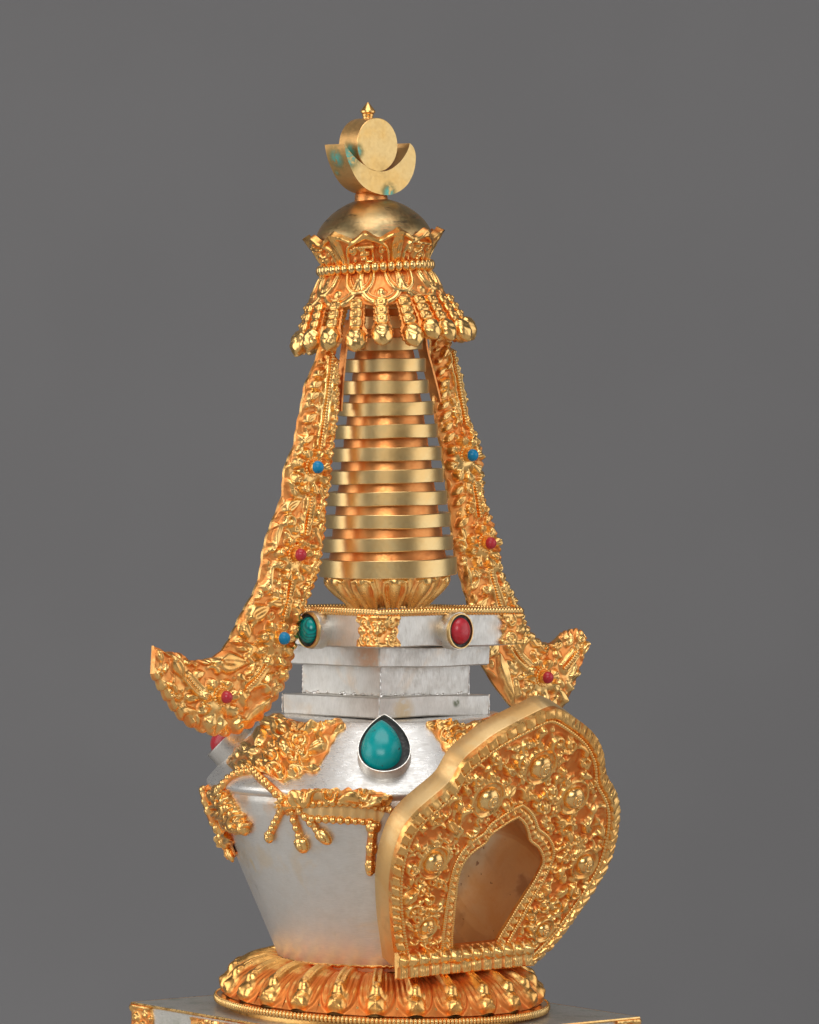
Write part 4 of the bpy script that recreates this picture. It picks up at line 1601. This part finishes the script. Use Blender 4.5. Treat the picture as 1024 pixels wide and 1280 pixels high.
def streamer(pairs, flowers, gems, seed, mirror_side, ribs, big_leaves):
    rng_ = random.Random(seed)
    a = np.array([p[0] for p in pairs], float); b = np.array([p[1] for p in pairs], float)
    n_s = 460
    a = smooth(a, 2); b = smooth(b, 2)
    # common parameter by mid-line length
    mid = (a + b) / 2
    L = np.concatenate([[0], np.cumsum(np.linalg.norm(np.diff(mid, axis=0), axis=1) + .15 * np.linalg.norm(np.diff(a, axis=0), axis=1) + .25 * np.linalg.norm(np.diff(b, axis=0), axis=1))])
    q_ = np.linspace(0, L[-1], n_s)
    a = np.stack([np.interp(q_, L, a[:, k]) for k in (0, 1)], -1)
    b = np.stack([np.interp(q_, L, b[:, k]) for k in (0, 1)], -1)

    def pl(p):
        P_ = on_plane(p[..., 0], p[..., 1], np.zeros(3), N)
        return np.stack([P_ @ DD, P_[..., 2]], -1)
    A2, B2 = pl(a), pl(b)
    n_t = 76
    t_ = np.linspace(0, 1, n_t)
    # lobed edges
    lob = np.abs(np.cos(PI * q_ / 15.0)) * 4.6 - 2.8
    ww = np.linalg.norm(A2 - B2, axis=1)
    dirv = (B2 - A2) / ww[:, None]
    inner_side = B2 if True else A2
    B2 = B2 + dirv * lob[:, None]
    A2 = A2 - dirv * (np.abs(np.sin(PI * q_ / 30.0)) * 1.3 - .8)[:, None]
    UV_ = A2[:, None] * (1 - t_)[None, :, None] + B2[:, None] * t_[None, :, None]
    R_ = Relief(UV_[..., 0], UV_[..., 1])
    ww = np.linalg.norm(A2 - B2, axis=1)
    fl = pl(np.array(flowers, float))
    # plain raised bevel along the outer edge
    # beaded ribs
    rib_paths = []
    for rp in ribs:
        p = resample(smooth(pl(np.array(rp, float)), 2), 60)
        rib_paths.append(p)
        tn = np.gradient(p, axis=0); tn /= np.linalg.norm(tn, axis=1)[:, None]
        nn_ = np.stack([-tn[:, 1], tn[:, 0]], -1)
        R_.path(p[::2], 6.5, 4.0)
        for sg in (-1, 1):
            R_.path((p + nn_ * sg * 6.0)[::2], 2.6, 6.0)
        for x in p[::3]:
            R_.taken.append((x[0], x[1], 5.5))
    for (u, v), rad in zip(fl, [f[2] if len(f) > 2 else 24 for f in gems]):
        R_.dome(u, v, rad * .7, 7)
        for k in range(8):
            an = k * PI / 4 + .3 + rng_.uniform(-.08, .08)
            R_.leaf(u + math.cos(an) * rad * .3, v + math.sin(an) * rad * .3, an, rad * .76, rad * .54, 13 + rng_.uniform(-1, 1), .35, 0, 1.9)
        R_.taken.append((u, v, rad * 1.0))
    for (p0, p1, wl) in big_leaves:
        P_ = pl(np.array([p0, p1], float))
        d_ = P_[1] - P_[0]
        R_.leaf(P_[0, 0], P_[0, 1], math.atan2(d_[1], d_[0]), float(np.hypot(*d_)), wl, 8, .2)
        cpt = P_.mean(0)
        for f in (.2, .4, .6, .8):
            R_.taken.append((*(P_[0] + d_ * f), wl * .36))
    # scrolls along both edges
    sL_ = np.concatenate([[0], np.cumsum(np.linalg.norm(np.diff(UV_[:, n_t // 2], axis=0), axis=1))])
    midl = UV_[:, n_t // 2]
    tang = np.gradient(midl, axis=0); tang /= np.linalg.norm(tang, axis=1)[:, None]
    s_ = 7.5
    while s_ < sL_[-1] - 6:
        i = int(np.searchsorted(sL_, s_))
        rr_ = float(np.clip(ww[i] * .13, 6, 9.5))
        u, v = UV_[i, int((1 - (rr_ * .8) / ww[i]) * (n_t - 1))]
        if R_.free(u, v, rr_ * .5):
            R_.spiral(u, v, rr_, 1.25, rng_.uniform(0, 6), 1, rr_ * .33, 8)
            R_.taken.append((u, v, rr_ * .8))
        s_ += 2 * rr_ * .95
    s_ = 12.0
    while s_ < sL_[-1] - 10:
        i = int(np.searchsorted(sL_, s_))
        for (f0, f1, sd) in ((.40, .07, -1), (.60, .80, 1)):
            p0 = UV_[i, int(f0 * (n_t - 1))]
            j_ = min(n_s - 1, int(np.searchsorted(sL_, s_ + ww[i] * .24)))
            p1 = UV_[j_, int(f1 * (n_t - 1))]
            d_ = p1 - p0; Ld = float(np.hypot(*d_)); ang_ = math.atan2(d_[1], d_[0])
            c_ = p0 + d_ * .5
            if Ld > 6 and R_.free(c_[0], c_[1], Ld * .28):
                R_.leaf(p0[0], p0[1], ang_, Ld * 1.05, Ld * .52, min(8.5, Ld * .42), .3, 0, 1.25)
                e_ = p0 + d_ * .86
                R_.dome(e_[0], e_[1], Ld * .15, min(9.5, Ld * .48))
                R_.taken.append((*c_, Ld * .3)); R_.taken.append((*(p0 + d_ * .85), Ld * .16))
        s_ += 15
    allm = np.ones_like(R_.H, bool)
    R_.fill(rng_, allm, 500, [('s', 11), ('l', 14), ('l', 12), ('c', 12)], 1.2, .74)
    R_.fill(rng_, allm, 1500, [('l', 9), ('s', 8), ('c', 8.5), ('l', 7.5)], 1.3, .66)
    R_.fill(rng_, allm, 1200, [('c', 5.5), ('l', 5.5), ('b', 3.4)], 1.3, .7)
    R_.blur(1)
    R_.rough(rng_, 1.3, 28)
    edge = np.clip(np.minimum(t_, 1 - t_) * 14, 0, 1)[None] ** .7
    R_.H = R_.H * edge
    cross = (1 - (2 * t_ - 1) ** 2)[None]
    H = np.maximum(R_.H, 0) + .5 + 4.5 * cross
    P = UV_[..., :1] * DD + UV_[..., 1:] * ZZ
    Nf = np.broadcast_to(N, P.shape)
    m_ = MB()
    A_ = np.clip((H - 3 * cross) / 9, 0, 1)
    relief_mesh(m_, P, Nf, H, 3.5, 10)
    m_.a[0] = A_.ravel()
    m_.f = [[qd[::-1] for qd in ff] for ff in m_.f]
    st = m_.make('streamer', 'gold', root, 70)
    for p in rib_paths:
        m_ = MB()
        P_ = p[:, :1] * DD + p[:, 1:] * ZZ + N * 9.5
        bead_chain(m_, P_, 2.5, 3.5)
        m_.make('beaded_rib', 'gold_pale', st, 70)
    for (u, v), g in zip(fl, gems):
        mt = g[3]
        # stud position so that it projects onto the stone seen in the photograph
        c = u * DD + v * ZZ
        gp = on_plane(np.array([g[0]]), np.array([g[1]]), N * 21, N)[0]
        c = gp - N * 21
        m_ = MB()
        th_ = np.linspace(0, 2 * PI, 18, endpoint=False)
        for k in th_:
            m_.ball(c + DD * 11.2 * math.cos(k) + ZZ * 11.2 * math.sin(k) + N * 11, 2.0, n=8, m=6)
        m_.collar(c, DD, ZZ, N, circ(11, 11), circ(8.2, 8.2), 4, 11)
        m_.collar(c, DD, ZZ, N, circ(8.4, 8.4), circ(6.4, 6.4), 6, 18.5)
        m_.f = [[qd for qd in ff] for ff in m_.f]
        so = m_.make('stone_setting', 'gold', st, 60)
        m_ = MB()
        m_.ball(c + N * 18.5, (8.0, 8.0, 8.4), np.stack([DD, ZZ, N]), 20, 14)
        m_.make('stone', mt, st, 80)
    return st


s1 = streamer(Lp, [(384, 590), (362, 700), (340, 805), (268, 879)],
              [(398.5, 584, 29, 'blue_stone'), (377, 693.5, 28, 'coral'), (356.5, 798, 29, 'blue_stone'), (284.5, 871.5, 31, 'coral')],
              11, 1,
              [[(410, 445), (406, 480), (401, 520), (395, 560)], [(384, 622), (381, 645), (377, 668)], [(359, 728), (356, 748), (350, 770)], [(330, 828), (318, 846), (303, 860)], [(230, 846), (238, 856), (248, 866)]],
              [((340, 700), (330, 745), 9), ((300, 905), (340, 868), 15), ((215, 885), (252, 893), 12), ((350, 650), (338, 690), 12), ((390, 655), (400, 690), 10), ((335, 830), (300, 800), 13), ((318, 800), (300, 826), 10)])
s1['label'] = 'left streamer with four stones, its foot curling outward'
s2 = streamer(Rp, [(576, 574), (600, 683), (672, 850)],
              [(592, 569, 29, 'blue_stone'), (614.5, 679, 28, 'coral'), (686, 847, 29, 'coral')], 12, -1,
              [[(561, 440), (567, 470), (572, 500), (577, 530)], [(588, 604), (592, 625), (595, 645)], [(608, 712), (614, 735), (622, 760)], [(636, 808), (646, 822), (660, 836)], [(700, 835), (708, 826), (716, 815)]],
              [((585, 745), (578, 700), 11), ((632, 720), (644, 745), 10), ((620, 815), (640, 880), 18), ((612, 640), (620, 660), 8)])
s2['label'] = 'right streamer partly behind the silver box'
